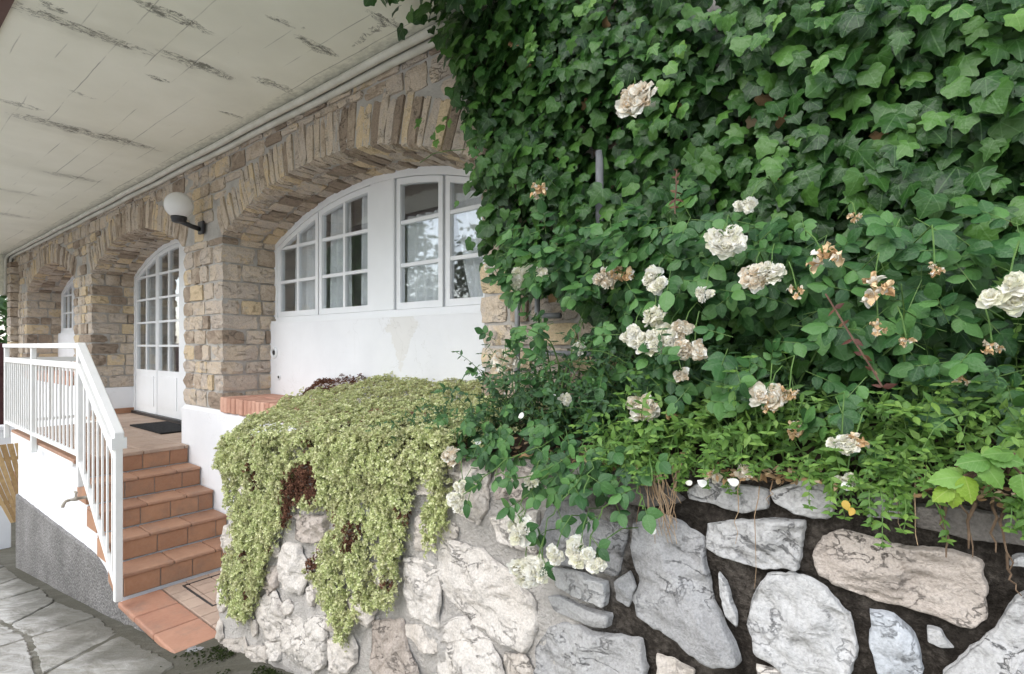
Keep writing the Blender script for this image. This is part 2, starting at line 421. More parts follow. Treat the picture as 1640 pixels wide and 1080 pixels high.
def leaf_mat(name, dark, mid, lite, vein=None, veins='palm', rough=0.42, trans=0.18, hue=0.0, spec=0.5, vein_amt=0.55, patch=None, pscale=9):
    t = NT(name)
    r = t.ma('FRACT', t.ma('ADD', t.rnd_isl(), t.ma('MULTIPLY', t.rnd_obj(), 5.37)))
    c = t.ramp(r, [(0.0, dark), (0.55, mid), (1.0, lite)])
    if patch:
        pn = t.ramp(t.noise(t.pos(), pscale, 5, 0.65), [(0.46, 0.0), (0.62, 1.0)])
        c = t.mix(t.ma('MULTIPLY', pn, 0.5), c, t.mix(r, patch[0], patch[1]))
    u, v, _ = t.sep(t.tc('UV'))
    au = t.ma('ABSOLUTE', u)
    wob = t.noise(t.tc('UV'), 6, 3)
    c = t.mix(t.ma('MULTIPLY', t.ma('SUBTRACT', wob, 0.4), 0.5), c, lite)
    if vein:
        ln = t.ramp(au, [(0.008, 1.0), (0.028, 0.0)])
        if veins == 'palm':
            for a in (42, 84):
                s_, c_ = math.sin(math.radians(a)), math.cos(math.radians(a))
                d = t.ma('ABSOLUTE', t.ma('SUBTRACT', t.ma('MULTIPLY', au, c_), t.ma('MULTIPLY', v, s_)))
                ln = t.ma('MAXIMUM', ln, t.ramp(d, [(0.004, 0.9), (0.02, 0.0)]))
        else:
            w = t.ma('SINE', t.ma('MULTIPLY', t.ma('SUBTRACT', v, t.ma('MULTIPLY', au, 0.75)), 44.0))
            ln = t.ma('MAXIMUM', ln, t.ma('MULTIPLY', t.ramp(w, [(0.86, 0.0), (1.0, 1.0)]), 0.45))
        c = t.mix(t.ma('MULTIPLY', ln, vein_amt), c, vein)
    nb = t.bump(t.ma('ADD', wob, t.ma('MULTIPLY', au, -0.3)), 0.3, 0.01)
    sh = t.pbsdf(c, rough, nb, spec)
    tr = t.new('ShaderNodeBsdfTranslucent', None, Color=t.mix(0.5, c, lite)).outputs[0]
    mx = t.new('ShaderNodeMixShader', None, _0=trans, _1=sh, _2=tr).outputs[0]
    return t.done(mx)
M['ivy'] = leaf_mat('ivy_leaf', (.009,.034,.007), (.022,.072,.012), (.070,.165,.028), (.12,.22,.08), 'palm', 0.36, 0.10, spec=0.30, vein_amt=0.45)
M['ivy_young'] = leaf_mat('young_ivy_leaf', (.05,.15,.025), (.09,.22,.035), (.15,.30,.05), (.24,.36,.11), 'palm', 0.45, 0.3)
M['rose_leaf'] = leaf_mat('rose_leaf', (.013,.052,.015), (.036,.110,.027), (.095,.215,.055), (.12,.21,.09), 'pin', 0.42, 0.16, spec=0.33, vein_amt=0.3)
M['weed_leaf'] = leaf_mat('weed_leaf', (.055,.14,.022), (.115,.235,.038), (.21,.35,.065), (.2,.32,.12), 'pin', 0.5, 0.3, vein_amt=0.2)
M['weed_dark'] = leaf_mat('dark_weed_leaf', (.022,.062,.022), (.038,.10,.032), (.07,.16,.05), (.1,.2,.08), 'pin', 0.5, 0.22, vein_amt=0.2)
M['broad_leaf'] = leaf_mat('bright_broad_leaf', (.10,.24,.04), (.15,.31,.05), (.20,.37,.07), (.30,.44,.16), 'pin', 0.5, 0.35, vein_amt=0.45)
M['broad_yellow'] = leaf_mat('yellow_green_broad_leaf', (.22,.36,.03), (.26,.40,.04), (.31,.45,.05), (.42,.50,.14), 'pin', 0.5, 0.35, vein_amt=0.45)
M['yellow_leaf'] = leaf_mat('yellowed_leaf', (.50,.30,.04), (.58,.36,.06), (.62,.42,.08), (.5,.4,.1), 'pin', 0.5, 0.3)
M['autumn_leaf'] = leaf_mat('reddened_leaf', (.08,.022,.016), (.13,.05,.03), (.19,.10,.045), None, 'pin', 0.6, 0.2)
M['sedum'] = leaf_mat('sedum_leaf', (.20,.26,.075), (.58,.63,.275), (.92,.91,.60), None, 'pin', 0.6, 0.22, spec=0.3, patch=((.20,.16,.085), (.50,.44,.26)), pscale=13)
M['sedum_dead'] = leaf_mat('dead_sedum', (.07,.032,.022), (.15,.07,.045), (.25,.13,.08), None, 'pin', 0.9, 0.1, spec=0.1)
M['litter'] = leaf_mat('dry_leaf_litter', (.22,.12,.055), (.38,.24,.12), (.62,.48,.32), None, 'pin', 0.8, 0.2, spec=0.15)
M['petal_white'] = leaf_mat('white_petal', (.92,.88,.76), (.95,.93,.85), (.96,.95,.91), None, 'pin', 0.6, 0.35, spec=0.2)
M['petal_old'] = leaf_mat('greenish_cream_petal', (.76,.75,.54), (.87,.85,.70), (.92,.90,.80), None, 'pin', 0.6, 0.35, spec=0.2)
M['petal_faded'] = leaf_mat('faded_peach_petal', (.72,.56,.38), (.88,.80,.66), (.93,.90,.82), None, 'pin', 0.7, 0.35, spec=0.2)
M['petal_dry'] = leaf_mat('dry_brown_petal', (.52,.31,.15), (.74,.51,.28), (.86,.68,.44), None, 'pin', 0.8, 0.15, spec=0.15)
M['stem_green'] = simple('green_cane', (.06,.13,.03), (.12,.20,.05), 30, 0.6, 0.1)
M['stem_brown'] = simple('brown_stem', (.09,.05,.035), (.17,.10,.07), 30, 0.85, 0.3)
M['dry_root'] = simple('dry_root', (.26,.17,.10), (.46,.34,.22), 30, 0.9, 0.3, 0.2, 5, 90, 'pos', 0.5)
M['root_brown'] = simple('brown_root', (.10,.065,.04), (.19,.13,.085), 30, 0.9, 0.3)
M['ivy_backing'] = simple('ivy_old_stems', (.025,.022,.014), (.05,.042,.028), 14, 0.95, 0.6)
M['bark'] = simple('tree_bark', (.07,.055,.04), (.13,.10,.075), 20, 0.95, 0.7)
M['moss'] = leaf_mat('dark_moss', (.015,.022,.008), (.028,.040,.012), (.05,.065,.02), None, 'pin', 0.9, 0.1, spec=0.1)
M['tree_leaf'] = leaf_mat('tree_leaf', (.03,.07,.02), (.055,.115,.03), (.10,.18,.045), None, 'pin', 0.6, 0.25)

def glass():
    t = NT('window_glass')
    g = t.new('ShaderNodeBsdfGlossy', None, Color=(.9, .92, .94), Roughness=0.02).outputs[0]
    tr = t.new('ShaderNodeBsdfTransparent', None, Color=(.93, .94, .94)).outputs[0]
    f = t.new('ShaderNodeLayerWeight', None, Blend=0.5).outputs['Facing']
    f = t.ma('ADD', t.ma('MULTIPLY', t.ma('POWER', f, 3.0), 0.75), 0.08, clamp=True)
    return t.done(t.new('ShaderNodeMixShader', None, _0=f, _1=tr, _2=g).outputs[0])
M['glass'] = glass()
def lace():
    t = NT('white_lace_curtain'); p = t.pos()
    v = t.voro(p, 22); n = t.noise(p, 12, 4)
    hole = t.ma('MULTIPLY', t.ramp(v, [(0.16, 0.0), (0.30, 0.5)]), t.ramp(n, [(0.4, 0.2), (0.6, 1.0)]))
    d = t.new('ShaderNodeBsdfDiffuse', None, Color=(.92, .94, .96)).outputs[0]
    tl = t.new('ShaderNodeBsdfTranslucent', None, Color=(.8, .82, .84)).outputs[0]
    b = t.new('ShaderNodeMixShader', None, _0=0.08, _1=d, _2=tl).outputs[0]
    tr = t.new('ShaderNodeBsdfTransparent').outputs[0]
    return t.done(t.new('ShaderNodeMixShader', None, _0=t.ma('MULTIPLY', hole, 0.16), _1=b, _2=tr).outputs[0])
M['curtain'] = lace()
def globe():
    t = NT('opal_glass_globe'); v = t.tc('Object'); z = t.sep(v)[2]
    a = t.pbsdf((.90, .90, .89), 0.12, None, 0.5); b = t.new('ShaderNodeBsdfTranslucent', None, Color=(.95, .95, .94)).outputs[0]
    return t.done(t.new('ShaderNodeMixShader', None, _0=0.3, _1=a, _2=b).outputs[0])
M['globe'] = globe()

# ---------------------------------------------------------------- traced shapes, in metres on the real surfaces
STONES=[
 ('w',[(-0.515, -0.383), (-0.455, -0.337), (-0.393, -0.347), (-0.324, -0.351), (-0.323, -0.392), (-0.38, -0.414), (-0.446, -0.403), (-0.51, -0.402)]),
 ('w',[(-0.313, -0.353), (-0.253, -0.319), (-0.195, -0.31), (-0.177, -0.334), (-0.194, -0.389), (-0.226, -0.398), (-0.299, -0.377)]),
 ('w',[(-0.46, -0.461), (-0.347, -0.427), (-0.242, -0.409), (-0.247, -0.468), (-0.256, -0.519), (-0.331, -0.535), (-0.412, -0.528), (-0.457, -0.519)]),
 ('t',[(-0.2, -0.436), (-0.146, -0.417), (-0.062, -0.428), (0.021, -0.413), (0.064, -0.427), (0.072, -0.526), (0.054, -0.553), (-0.035, -0.543), (-0.133, -0.539), (-0.208, -0.521), (-0.209, -0.473)]),
 ('g',[(-0.662, -0.51), (-0.604, -0.465), (-0.533, -0.476), (-0.475, -0.503), (-0.465, -0.572), (-0.447, -0.645), (-0.4, -0.714), (-0.384, -0.768), (-0.443, -0.789), (-0.542, -0.76), (-0.639, -0.742), (-0.655, -0.704), (-0.643, -0.642), (-0.664, -0.588)]),
 ('w',[(-0.351, -0.61), (-0.31, -0.551), (-0.263, -0.537), (-0.199, -0.553), (-0.156, -0.595), (-0.141, -0.657), (-0.149, -0.732), (-0.208, -0.775), (-0.279, -0.753), (-0.334, -0.736), (-0.353, -0.684)]),
 ('b',[(-0.11, -0.575), (-0.077, -0.571), (-0.04, -0.591), (-0.025, -0.624), (-0.029, -0.7), (-0.087, -0.734), (-0.11, -0.64)]),
 ('w',[(-0.012, -0.576), (0.008, -0.576), (0.028, -0.603), (0.011, -0.606), (-0.012, -0.601)]),
 ('w',[(-0.429, -0.578), (-0.41, -0.596), (-0.386, -0.657), (-0.387, -0.689), (-0.408, -0.672), (-0.426, -0.623)]),
 ('w',[(0.139, -0.46), (0.113, -0.496), (0.09, -0.55), (0.054, -0.597), (0.02, -0.651), (0.015, -0.731), (0.094, -0.721), (0.179, -0.642), (0.188, -0.496)]),
 ('g',[(-0.123, -0.325), (-0.057, -0.301), (-0.043, -0.331), (-0.056, -0.363), (-0.117, -0.371)]),
 ('d',[(-0.826, -0.355), (-0.645, -0.352), (-0.527, -0.409), (-0.623, -0.447), (-0.759, -0.432), (-0.834, -0.407)]),
 ('d',[(-0.03, -0.332), (0.059, -0.325), (0.14, -0.333), (0.148, -0.378), (0.068, -0.381), (-0.025, -0.376)]),
 ('w',[(0.114, -0.403), (0.14, -0.394), (0.139, -0.414), (0.109, -0.419)]),
 ('c',[(-0.333, -0.769), (-0.272, -0.764), (-0.249, -0.773), (-0.259, -0.815), (-0.325, -0.827)]),
 ('c',[(-1.394, -0.713), (-1.219, -0.714), (-1.085, -0.759), (-1.008, -0.814), (-1.004, -0.886), (-1.035, -0.961), (-1.148, -0.961), (-1.303, -0.919), (-1.396, -0.873), (-1.419, -0.783)]),
 ('c',[(-1.386, -0.432), (-1.257, -0.373), (-1.214, -0.388), (-1.217, -0.552), (-1.254, -0.61), (-1.342, -0.596), (-1.371, -0.516)]),
 ('t',[(-1.186, -0.405), (-1.057, -0.397), (-1.028, -0.479), (-1.152, -0.515)]),
 ('c',[(-1.187, -0.587), (-1.001, -0.531), (-0.993, -0.661), (-1.143, -0.647)]),
 ('c',[(-1.556, -0.523), (-1.475, -0.499), (-1.47, -0.559), (-1.561, -0.569)]),
 ('c',[(-1.561, -0.66), (-1.497, -0.625), (-1.454, -0.748), (-1.551, -0.776)]),
 ('c',[(-1.605, -0.827), (-1.484, -0.816), (-1.415, -0.831), (-1.42, -0.936), (-1.42, -1.016), (-1.494, -1.017), (-1.558, -1.013), (-1.601, -0.946)]),
 ('c',[(-1.582, -1.068), (-1.485, -1.042), (-1.414, -1.081), (-1.412, -1.107), (-1.471, -1.123), (-1.572, -1.102)]),
 ('c',[(-1.357, -0.992), (-1.279, -0.951), (-1.254, -0.973), (-1.182, -0.995), (-1.135, -1.04), (-1.109, -1.111), (-1.271, -1.219), (-1.383, -1.216), (-1.392, -1.114)]),
 ('t',[(-1.772, -1.112), (-1.605, -1.061), (-1.576, -1.136), (-1.511, -1.219), (-1.539, -1.302), (-1.727, -1.385), (-1.776, -1.228)]),
 ('c',[(-1.099, -1.008), (-1.023, -0.985), (-0.985, -1.026), (-1.002, -1.078), (-1.069, -1.072), (-1.103, -1.037)]),
 ('g',[(-0.954, -0.508), (-0.855, -0.466), (-0.819, -0.518), (-0.7, -0.516), (-0.692, -0.553), (-0.722, -0.658), (-0.76, -0.657), (-0.939, -0.655), (-0.979, -0.604)]),
 ('t',[(-1.128, -0.404), (-1.006, -0.399), (-0.994, -0.478), (-1.104, -0.516)]),
 ('w',[(-0.937, -0.691), (-0.866, -0.679), (-0.746, -0.681), (-0.743, -0.747), (-0.795, -0.745), (-0.905, -0.741)]),
 ('w',[(-0.939, -0.78), (-0.904, -0.764), (-0.813, -0.773), (-0.73, -0.764), (-0.734, -0.799), (-0.779, -0.812), (-0.909, -0.812)]),
 ('g',[(-0.715, -0.668), (-0.674, -0.635), (-0.656, -0.673), (-0.673, -0.731), (-0.713, -0.721)]),
 ('w',[(-0.975, -0.951), (-0.934, -0.873), (-0.872, -0.842), (-0.746, -0.829), (-0.643, -0.807), (-0.627, -0.853), (-0.621, -0.944), (-0.781, -1.049), (-0.952, -1.084)]),
 ('c',[(-0.586, -0.829), (-0.49, -0.835), (-0.499, -0.877), (-0.572, -0.91)]),
 ('c',[(-3.238, -1.097), (-3.158, -1.019), (-3.036, -1.004), (-3.017, -1.109), (-3.133, -1.156), (-3.215, -1.154)]),
 ('c',[(-3.217, -1.206), (-2.979, -1.139), (-2.983, -1.238), (-3.2, -1.294)]),
 ('c',[(-3.283, -1.367), (-3.086, -1.284), (-3.029, -1.407), (-3.076, -1.46), (-3.258, -1.494)]),
 ('c',[(-3.333, -1.682), (-3.27, -1.559), (-3.087, -1.523), (-3.052, -1.59), (-3.146, -1.7), (-3.26, -1.729)]),
 ('c',[(-3.059, -1.612), (-2.827, -1.526), (-2.789, -1.569), (-2.809, -1.631), (-2.884, -1.676), (-3.043, -1.694)]),
 ('c',[(-2.772, -1.553), (-2.601, -1.487), (-2.58, -1.541), (-2.6, -1.61), (-2.753, -1.665)]),
 ('c',[(-2.707, -1.295), (-2.552, -1.215), (-2.494, -1.251), (-2.462, -1.294), (-2.462, -1.406), (-2.59, -1.439), (-2.696, -1.365)]),
 ('c',[(-2.44, -1.322), (-2.119, -1.206), (-2.103, -1.279), (-2.096, -1.387), (-2.162, -1.442), (-2.267, -1.448), (-2.422, -1.443)]),
 ('c',[(-2.578, -1.457), (-2.468, -1.425), (-2.457, -1.498), (-2.558, -1.525)]),
 ('c',[(-2.073, -1.285), (-1.925, -1.221), (-1.871, -1.248), (-1.877, -1.309), (-1.935, -1.367), (-2.025, -1.392)]),
 ('t',[(-2.388, -0.809), (-2.131, -0.767), (-2.149, -0.853), (-2.232, -0.904), (-2.389, -0.921)]),
 ('t',[(-2.697, -1.118), (-2.536, -1.087), (-2.523, -1.172), (-2.603, -1.238), (-2.666, -1.193)]),
]
SED=[[(-3.26, -0.531), (-2.485, -0.434), (-2.401, -0.708), (-2.415, -0.843), (-2.522, -0.909), (-2.567, -1.01), (-2.581, -1.074), (-2.641, -1.211), (-2.74, -1.393), (-2.873, -1.418), (-3.036, -1.318), (-3.015, -1.147), (-2.957, -0.935), (-3.073, -0.821), (-3.254, -0.691)], [(-2.485, -0.434), (-1.364, -0.31), (-1.371, -0.624), (-1.442, -0.746), (-1.48, -0.691), (-1.464, -0.481), (-1.518, -0.443), (-1.567, -0.568), (-1.596, -0.762), (-1.615, -0.837), (-1.63, -0.983), (-1.778, -1.05), (-1.855, -1.11), (-1.927, -1.233), (-2.003, -1.155), (-2.167, -1.109), (-2.217, -0.999), (-2.111, -0.85), (-1.982, -0.757), (-2.055, -0.725), (-2.179, -0.699), (-2.276, -0.75), (-2.397, -0.737)]]
DEAD=[[(-2.487, -0.662), (-2.319, -0.543), (-2.266, -0.499), (-2.243, -0.596), (-2.357, -0.86), (-2.454, -0.895)], [(-2.251, -0.937), (-2.155, -0.888), (-2.14, -1.007), (-2.293, -1.017)], [(-2.126, -0.73), (-2.01, -0.709), (-2.019, -0.83)], [(-2.329, -0.55), (-2.202, -0.519), (-2.155, -0.694), (-2.254, -0.712)]]
IVY=[(-2.069, 1.764), (-1.804, 1.391), (-1.751, 1.112), (-1.664, 0.918), (-1.711, 0.757), (-1.618, 0.599), (-1.57, 0.301), (-1.377, 0.221), (-1.159, 0.183), (-0.889, -0.014), (-0.659, -0.181), (0.166, -0.22), (0.328, -0.203), (0.328, 0.854), (-2.069, 1.92)]
R1=[(-1.411, 0.358), (-1.042, 0.464), (-0.592, 0.414), (-0.333, 0.356), (0.207, 0.294), (0.207, -0.008), (-0.121, -0.009), (-0.413, 0.06), (-0.536, 0.137), (-0.799, 0.151), (-1.095, 0.201), (-1.362, 0.243)]
R2=[(-1.299, 0.131), (-0.902, 0.137), (-0.787, -0.094), (-0.787, -0.341), (-1.445, -0.344), (-1.347, -0.039)]
ROSES=[((-0.736, 1.55, 0.772), 0.0527, 'f'), ((-1.124, 1.57, 0.565), 0.0405, 'd'), ((-0.433, 1.45, 0.282), 0.0443, 'w'), ((-1.438, 1.67, 0.319), 0.0283, 'w'), ((-1.222, 1.61, 0.264), 0.0472, 'o'), ((-1.127, 1.59, 0.263), 0.0295, 'o'), ((-0.818, 1.5, 0.21), 0.0354, 'f'), ((-0.76, 1.5, 0.219), 0.0384, 'd'), ((-0.641, 1.47, 0.188), 0.038, 'w'), ((-0.491, 1.45, 0.138), 0.0235, 'w'), ((-0.358, 1.43, 0.175), 0.0345, 'f'), ((-0.32, 1.43, 0.185), 0.0308, 'w'), ((-0.2, 1.4, 0.198), 0.0385, 'd'), ((-0.002, 1.37, 0.153), 0.0163, 'd'), ((-0.104, 1.38, 0.118), 0.0348, 'd'), ((0.106, 1.38, 0.1), 0.0403, 'o'), ((-0.099, 1.4, 0.035), 0.0189, 'd'), ((-0.632, 1.45, 0.084), 0.0357, 'o'), ((-0.7, 1.45, 0.024), 0.0348, 'w'), ((-0.645, 1.44, 0.011), 0.0375, 'w'), ((-0.597, 1.45, 0.023), 0.0387, 'w'), ((-0.554, 1.45, 0.036), 0.0311, 'f'), ((-0.557, 1.44, -0.01), 0.031, 'f'), ((-0.516, 1.44, -0.01), 0.0338, 'f'), ((-0.934, 1.53, -0.006), 0.0249, 'w'), ((-1.264, 1.55, -0.061), 0.0513, 'f'), ((-0.656, 1.43, -0.175), 0.0428, 'f'), ((-0.576, 1.43, -0.192), 0.0155, 'd'), ((-0.312, 1.37, -0.115), 0.0325, 'f'), ((-0.269, 1.37, -0.117), 0.0232, 'd'), ((-0.262, 1.4, -0.2), 0.0235, 'd'), ((-0.162, 1.36, -0.212), 0.0272, 'w'), ((-0.138, 1.36, -0.207), 0.0242, 'd'), ((-1.267, 1.3, -0.527), 0.0379, 'w'), ((-1.25, 1.3, -0.473), 0.0251, 'o'), ((-1.336, 1.34, -0.386), 0.0351, 'f'), ((-0.967, 1.25, -0.537), 0.0461, 'w'), ((-0.937, 1.24, -0.66), 0.0453, 'w'), ((-0.883, 1.24, -0.635), 0.0355, 'w'), ((-0.836, 1.24, -0.581), 0.0261, 'w'), ((-0.751, 1.23, -0.554), 0.0351, 'w'), ((-0.704, 1.23, -0.559), 0.0343, 'w'), ((-0.958, 1.3, -0.403), 0.0264, 'o'), ((-0.309, 1.37, -0.149), 0.0177, 'd'), ((0.087, 1.4, -0.007), 0.017, 'd'), ((-0.409, 1.55, 0.384), 0.024, 'w'), ((-0.15, 1.5, 0.305), 0.0163, 'd'), ((-0.153, 1.36, -0.29), 0.0203, 'o'), ((-0.44, 1.37, -0.327), 0.0204, 'f'), ((-0.365, 1.37, -0.307), 0.0197, 'f'), ((-0.26, 1.41, 0.127), 0.0207, 'd'), ((-0.048, 1.37, 0.008), 0.0154, 'd'), ((-0.543, 1.42, -0.078), 0.0186, 'f'), ((0.04, 1.4, -0.07), 0.0138, 'd'), ((-0.932, 1.45, -0.172), 0.02, 'w')]
BROAD=[((0.041, 1.27, -0.208), 0.079, 170, 'g'), ((0.005, 1.27, -0.241), 0.081, 165, 'g'), ((0.001, 1.27, -0.28), 0.062, 200, 'y'), ((0.025, 1.27, -0.288), 0.056, 260, 'y'), ((0.052, 1.27, -0.271), 0.074, 300, 'y'), ((0.087, 1.27, -0.235), 0.076, 330, 'g'), ((0.107, 1.27, -0.196), 0.075, 10, 'g'), ((0.079, 1.27, -0.186), 0.063, 160, 'g'), ((0.119, 1.27, -0.254), 0.066, 280, 'g')]
FLAGS=[[(-6.088, 0.841), (-6.116, 1.001), (-5.429, 1.111), (-4.961, 1.131), (-4.947, 0.875), (-4.958, 0.685)], [(-3.45, 1.104), (-3.202, 1.194), (-2.961, 1.098), (-3.2, 0.941)], [(-4.108, 0.567), (-4.117, 0.756), (-3.971, 0.959), (-3.674, 0.805), (-3.755, 0.566)], [(-3.491, 0.843), (-3.623, 1.08), (-3.436, 1.069), (-3.138, 0.896), (-3.181, 0.744)]]
YOUNG=[((-1.246, 1.69, 1.136), 5), ((-1.24, 1.69, 1.183), 3), ((-0.98, 1.69, 1.204), 5), ((-0.748, 1.69, 0.973), 2), ((-0.646, 1.69, 0.946), 2), ((-0.242, 1.69, 0.767), 2), ((-0.654, 1.69, 0.755), 1), ((-0.798, 1.69, 0.72), 2), ((-0.731, 1.69, 0.701), 2), ((-0.642, 1.69, 0.748), 1), ((-0.242, 1.69, 0.919), 2), ((-0.533, 1.69, 1.007), 1), ((-0.88, 1.69, 0.904), 2), ((-0.688, 1.69, 0.867), 3), ((-0.419, 1.69, 0.858), 2), ((-0.368, 1.69, 0.941), 2), ((0.142, 1.69, 0.744), 1), ((0.001, 1.69, 0.817), 2), ((-2.099, 1.86, 1.125), 2), ((-1.987, 1.86, 1.03), 2), ((-1.881, 1.86, 1.069), 3), ((-1.8, 1.86, 0.673), 1), ((-1.598, 1.69, 0.925), 3)]
TRAILS=[[(-0.758, 1.36, -0.244), (-0.849, 1.32, -0.33), (-0.967, 1.28, -0.395), (-1.051, 1.24, -0.394)], [(-0.82, 1.36, -0.333), (-0.849, 1.32, -0.43), (-0.894, 1.28, -0.529), (-0.888, 1.24, -0.624)], [(-0.679, 1.36, -0.279), (-0.674, 1.32, -0.383), (-0.713, 1.28, -0.457), (-0.725, 1.24, -0.549)], [(-0.966, 1.36, -0.313), (-1.059, 1.32, -0.357), (-1.129, 1.28, -0.42), (-1.181, 1.24, -0.474)], [(-0.66, 1.36, -0.312), (-0.61, 1.3, -0.385), (-0.569, 1.24, -0.404)], [(-0.885, 1.36, -0.351), (-0.949, 1.32, -0.419), (-0.971, 1.28, -0.461), (-0.955, 1.24, -0.519)], [(-0.758, 1.36, -0.298), (-0.784, 1.3, -0.371), (-0.807, 1.24, -0.423)], [(-0.606, 1.36, -0.279), (-0.544, 1.24, -0.33)], [(-0.698, 1.36, -0.255), (-0.744, 1.3, -0.321), (-0.738, 1.24, -0.394)]]
ROOTS=[((-0.562, -0.336), (-0.523, -0.474), 0.0017), ((-0.623, -0.338), (-0.532, -0.41), 0.0017), ((-0.534, -0.318), (-0.537, -0.46), 0.0017), ((-0.587, -0.324), (-0.568, -0.466), 0.0017), ((-0.584, -0.326), (-0.523, -0.509), 0.0017), ((-0.609, -0.344), (-0.582, -0.485), 0.0017), ((-0.58, -0.324), (-0.518, -0.408), 0.0017), ((-0.605, -0.33), (-0.523, -0.457), 0.0017), ((-0.596, -0.346), (-0.551, -0.463), 0.0017), ((-0.607, -0.348), (-0.576, -0.521), 0.0017), ((-0.595, -0.332), (-0.576, -0.468), 0.0017), ((-0.599, -0.332), (-0.532, -0.475), 0.0017), ((-0.626, -0.344), (-0.572, -0.5), 0.0017), ((-0.589, -0.33), (-0.538, -0.46), 0.0017), ((-0.576, -0.337), (-0.58, -0.418), 0.0017), ((-0.529, -0.323), (-0.54, -0.477), 0.0017), ((-0.545, -0.325), (-0.535, -0.411), 0.0017), ((-0.579, -0.338), (-0.54, -0.461), 0.0017), ((-0.614, -0.332), (-0.535, -0.512), 0.0017), ((-0.59, -0.331), (-0.548, -0.515), 0.0017), ((-0.615, -0.344), (-0.537, -0.493), 0.0017), ((-0.622, -0.349), (-0.588, -0.503), 0.0017), ((-0.573, -0.329), (-0.57, -0.5), 0.0017), ((-0.532, -0.327), (-0.546, -0.495), 0.0017), ((-0.594, -0.342), (-0.543, -0.494), 0.0017), ((-0.525, -0.317), (-0.563, -0.482), 0.0017), ((-0.378, -0.349), (-0.378, -0.478), 0.0013), ((-0.336, -0.361), (-0.333, -0.568), 0.0012), ((-0.066, -0.309), (-0.058, -0.377), 0.0013), ((-0.034, -0.304), (-0.03, -0.402), 0.0017), ((0.013, -0.325), (0.019, -0.416), 0.0035), ((0.056, -0.305), (0.052, -0.391), 0.0039), ((0.087, -0.308), (0.085, -0.388), 0.0032), ((0.102, -0.332), (0.106, -0.417), 0.0028), ((0.106, -0.417), (0.118, -0.46), 0.0024), ((0.006, -0.316), (0.012, -0.377), 0.0024), ((0.045, -0.309), (0.059, -0.404), 0.0024), ((-0.636, -0.334), (-0.629, -0.481), 0.0016), ((-0.306, -0.341), (-0.312, -0.371), 0.0013)]
# ---------------------------------------------------------------- ground
YARD = None
def gz(x):
    if x > -1.6: return -1.45
    if x > -9.5: return -1.77 + 0.15 * (x + 4.0) if x < -1.87 else -1.45
    return -2.6
def build_ground():
    v = []; f = []
    xs = [-150, -60, -25, -14] + [-12 + 0.25 * i for i in range(64)] + [5, 9, 20, 60, 150]
    ys = [-150, -50, -20, -9, -5] + [-3 + 0.25 * i for i in range(26)] + [4.5, 8, 20, 60, 150]
    for x in xs:
        for y in ys:
            n = 0.015 * mn.noise(Vector((x * 1.3, y * 1.3, 0))) + 0.006 * mn.noise(Vector((x * 6, y * 6, 2)))
            v.append((x, y, gz(x) + n))
    m = len(ys)
    for i in range(len(xs) - 1):
        for j in range(m - 1):
            f.append((i*m+j, (i+1)*m+j, (i+1)*m+j+1, i*m+j+1))
    o = mesh_obj('ground', v, f, M['ground'], None, True)
    tag(o, kind='structure')
    return o
ground = build_ground()
tag(MB().quad((-40, -14, -1.446), (12, -14, -1.446), (12, -.6, -1.446), (-1.5, -.6, -1.446)).build('yard', simple('pale_bounce_sheet', (.50,.49,.47), (.60,.59,.57), 1.5, 0.95, 0.3), None), kind='structure') if False else None

def noisy_outline(p, n, amp, seed, rounding=0.10):
    """closed outline resampled to n points with softened corners and a ragged edge"""
    P = [Vector((a[0], a[1], 0)) for a in p]
    seg = [(P[(i+1) % len(P)] - P[i]).length for i in range(len(P))]
    L = sum(seg); pts = []
    for k in range(n):
        d = L * k / n; i = 0
        while d > seg[i]: d -= seg[i]; i += 1
        pts.append(P[i].lerp(P[(i+1) % len(P)], d / seg[i]))
    for _ in range(2):
        pts = [pts[i].lerp((pts[i-1] + pts[(i+1) % n]) / 2, rounding) for i in range(n)]
    c = sum(pts, Vector()) / n
    out = []
    for q in pts:
        a = mn.noise(q * 22 + Vector((seed, seed * 1.7, 0))) * amp + mn.noise(q * 60 + Vector((seed, 0, 3))) * amp * 0.5
        out.append(q + (q - c).normalized() * a)
    return out
# pale sheet added over the unseen yard behind the viewer to bounce light
v = []; f = []
xs = [-40, -20, -12, -9.6, -9.4, -8, -6, -4, -3, -2.5, -1.9, -1.6, 0, 4, 12]
for x in xs:
    for y in (-14, -.7): v.append((x, y, gz(x) + .03))
for i in range(len(xs)-1): f.append((2*i, 2*i+2, 2*i+3, 2*i+1))
tag(mesh_obj('yard', v, f, M['yard'], None), kind='structure')
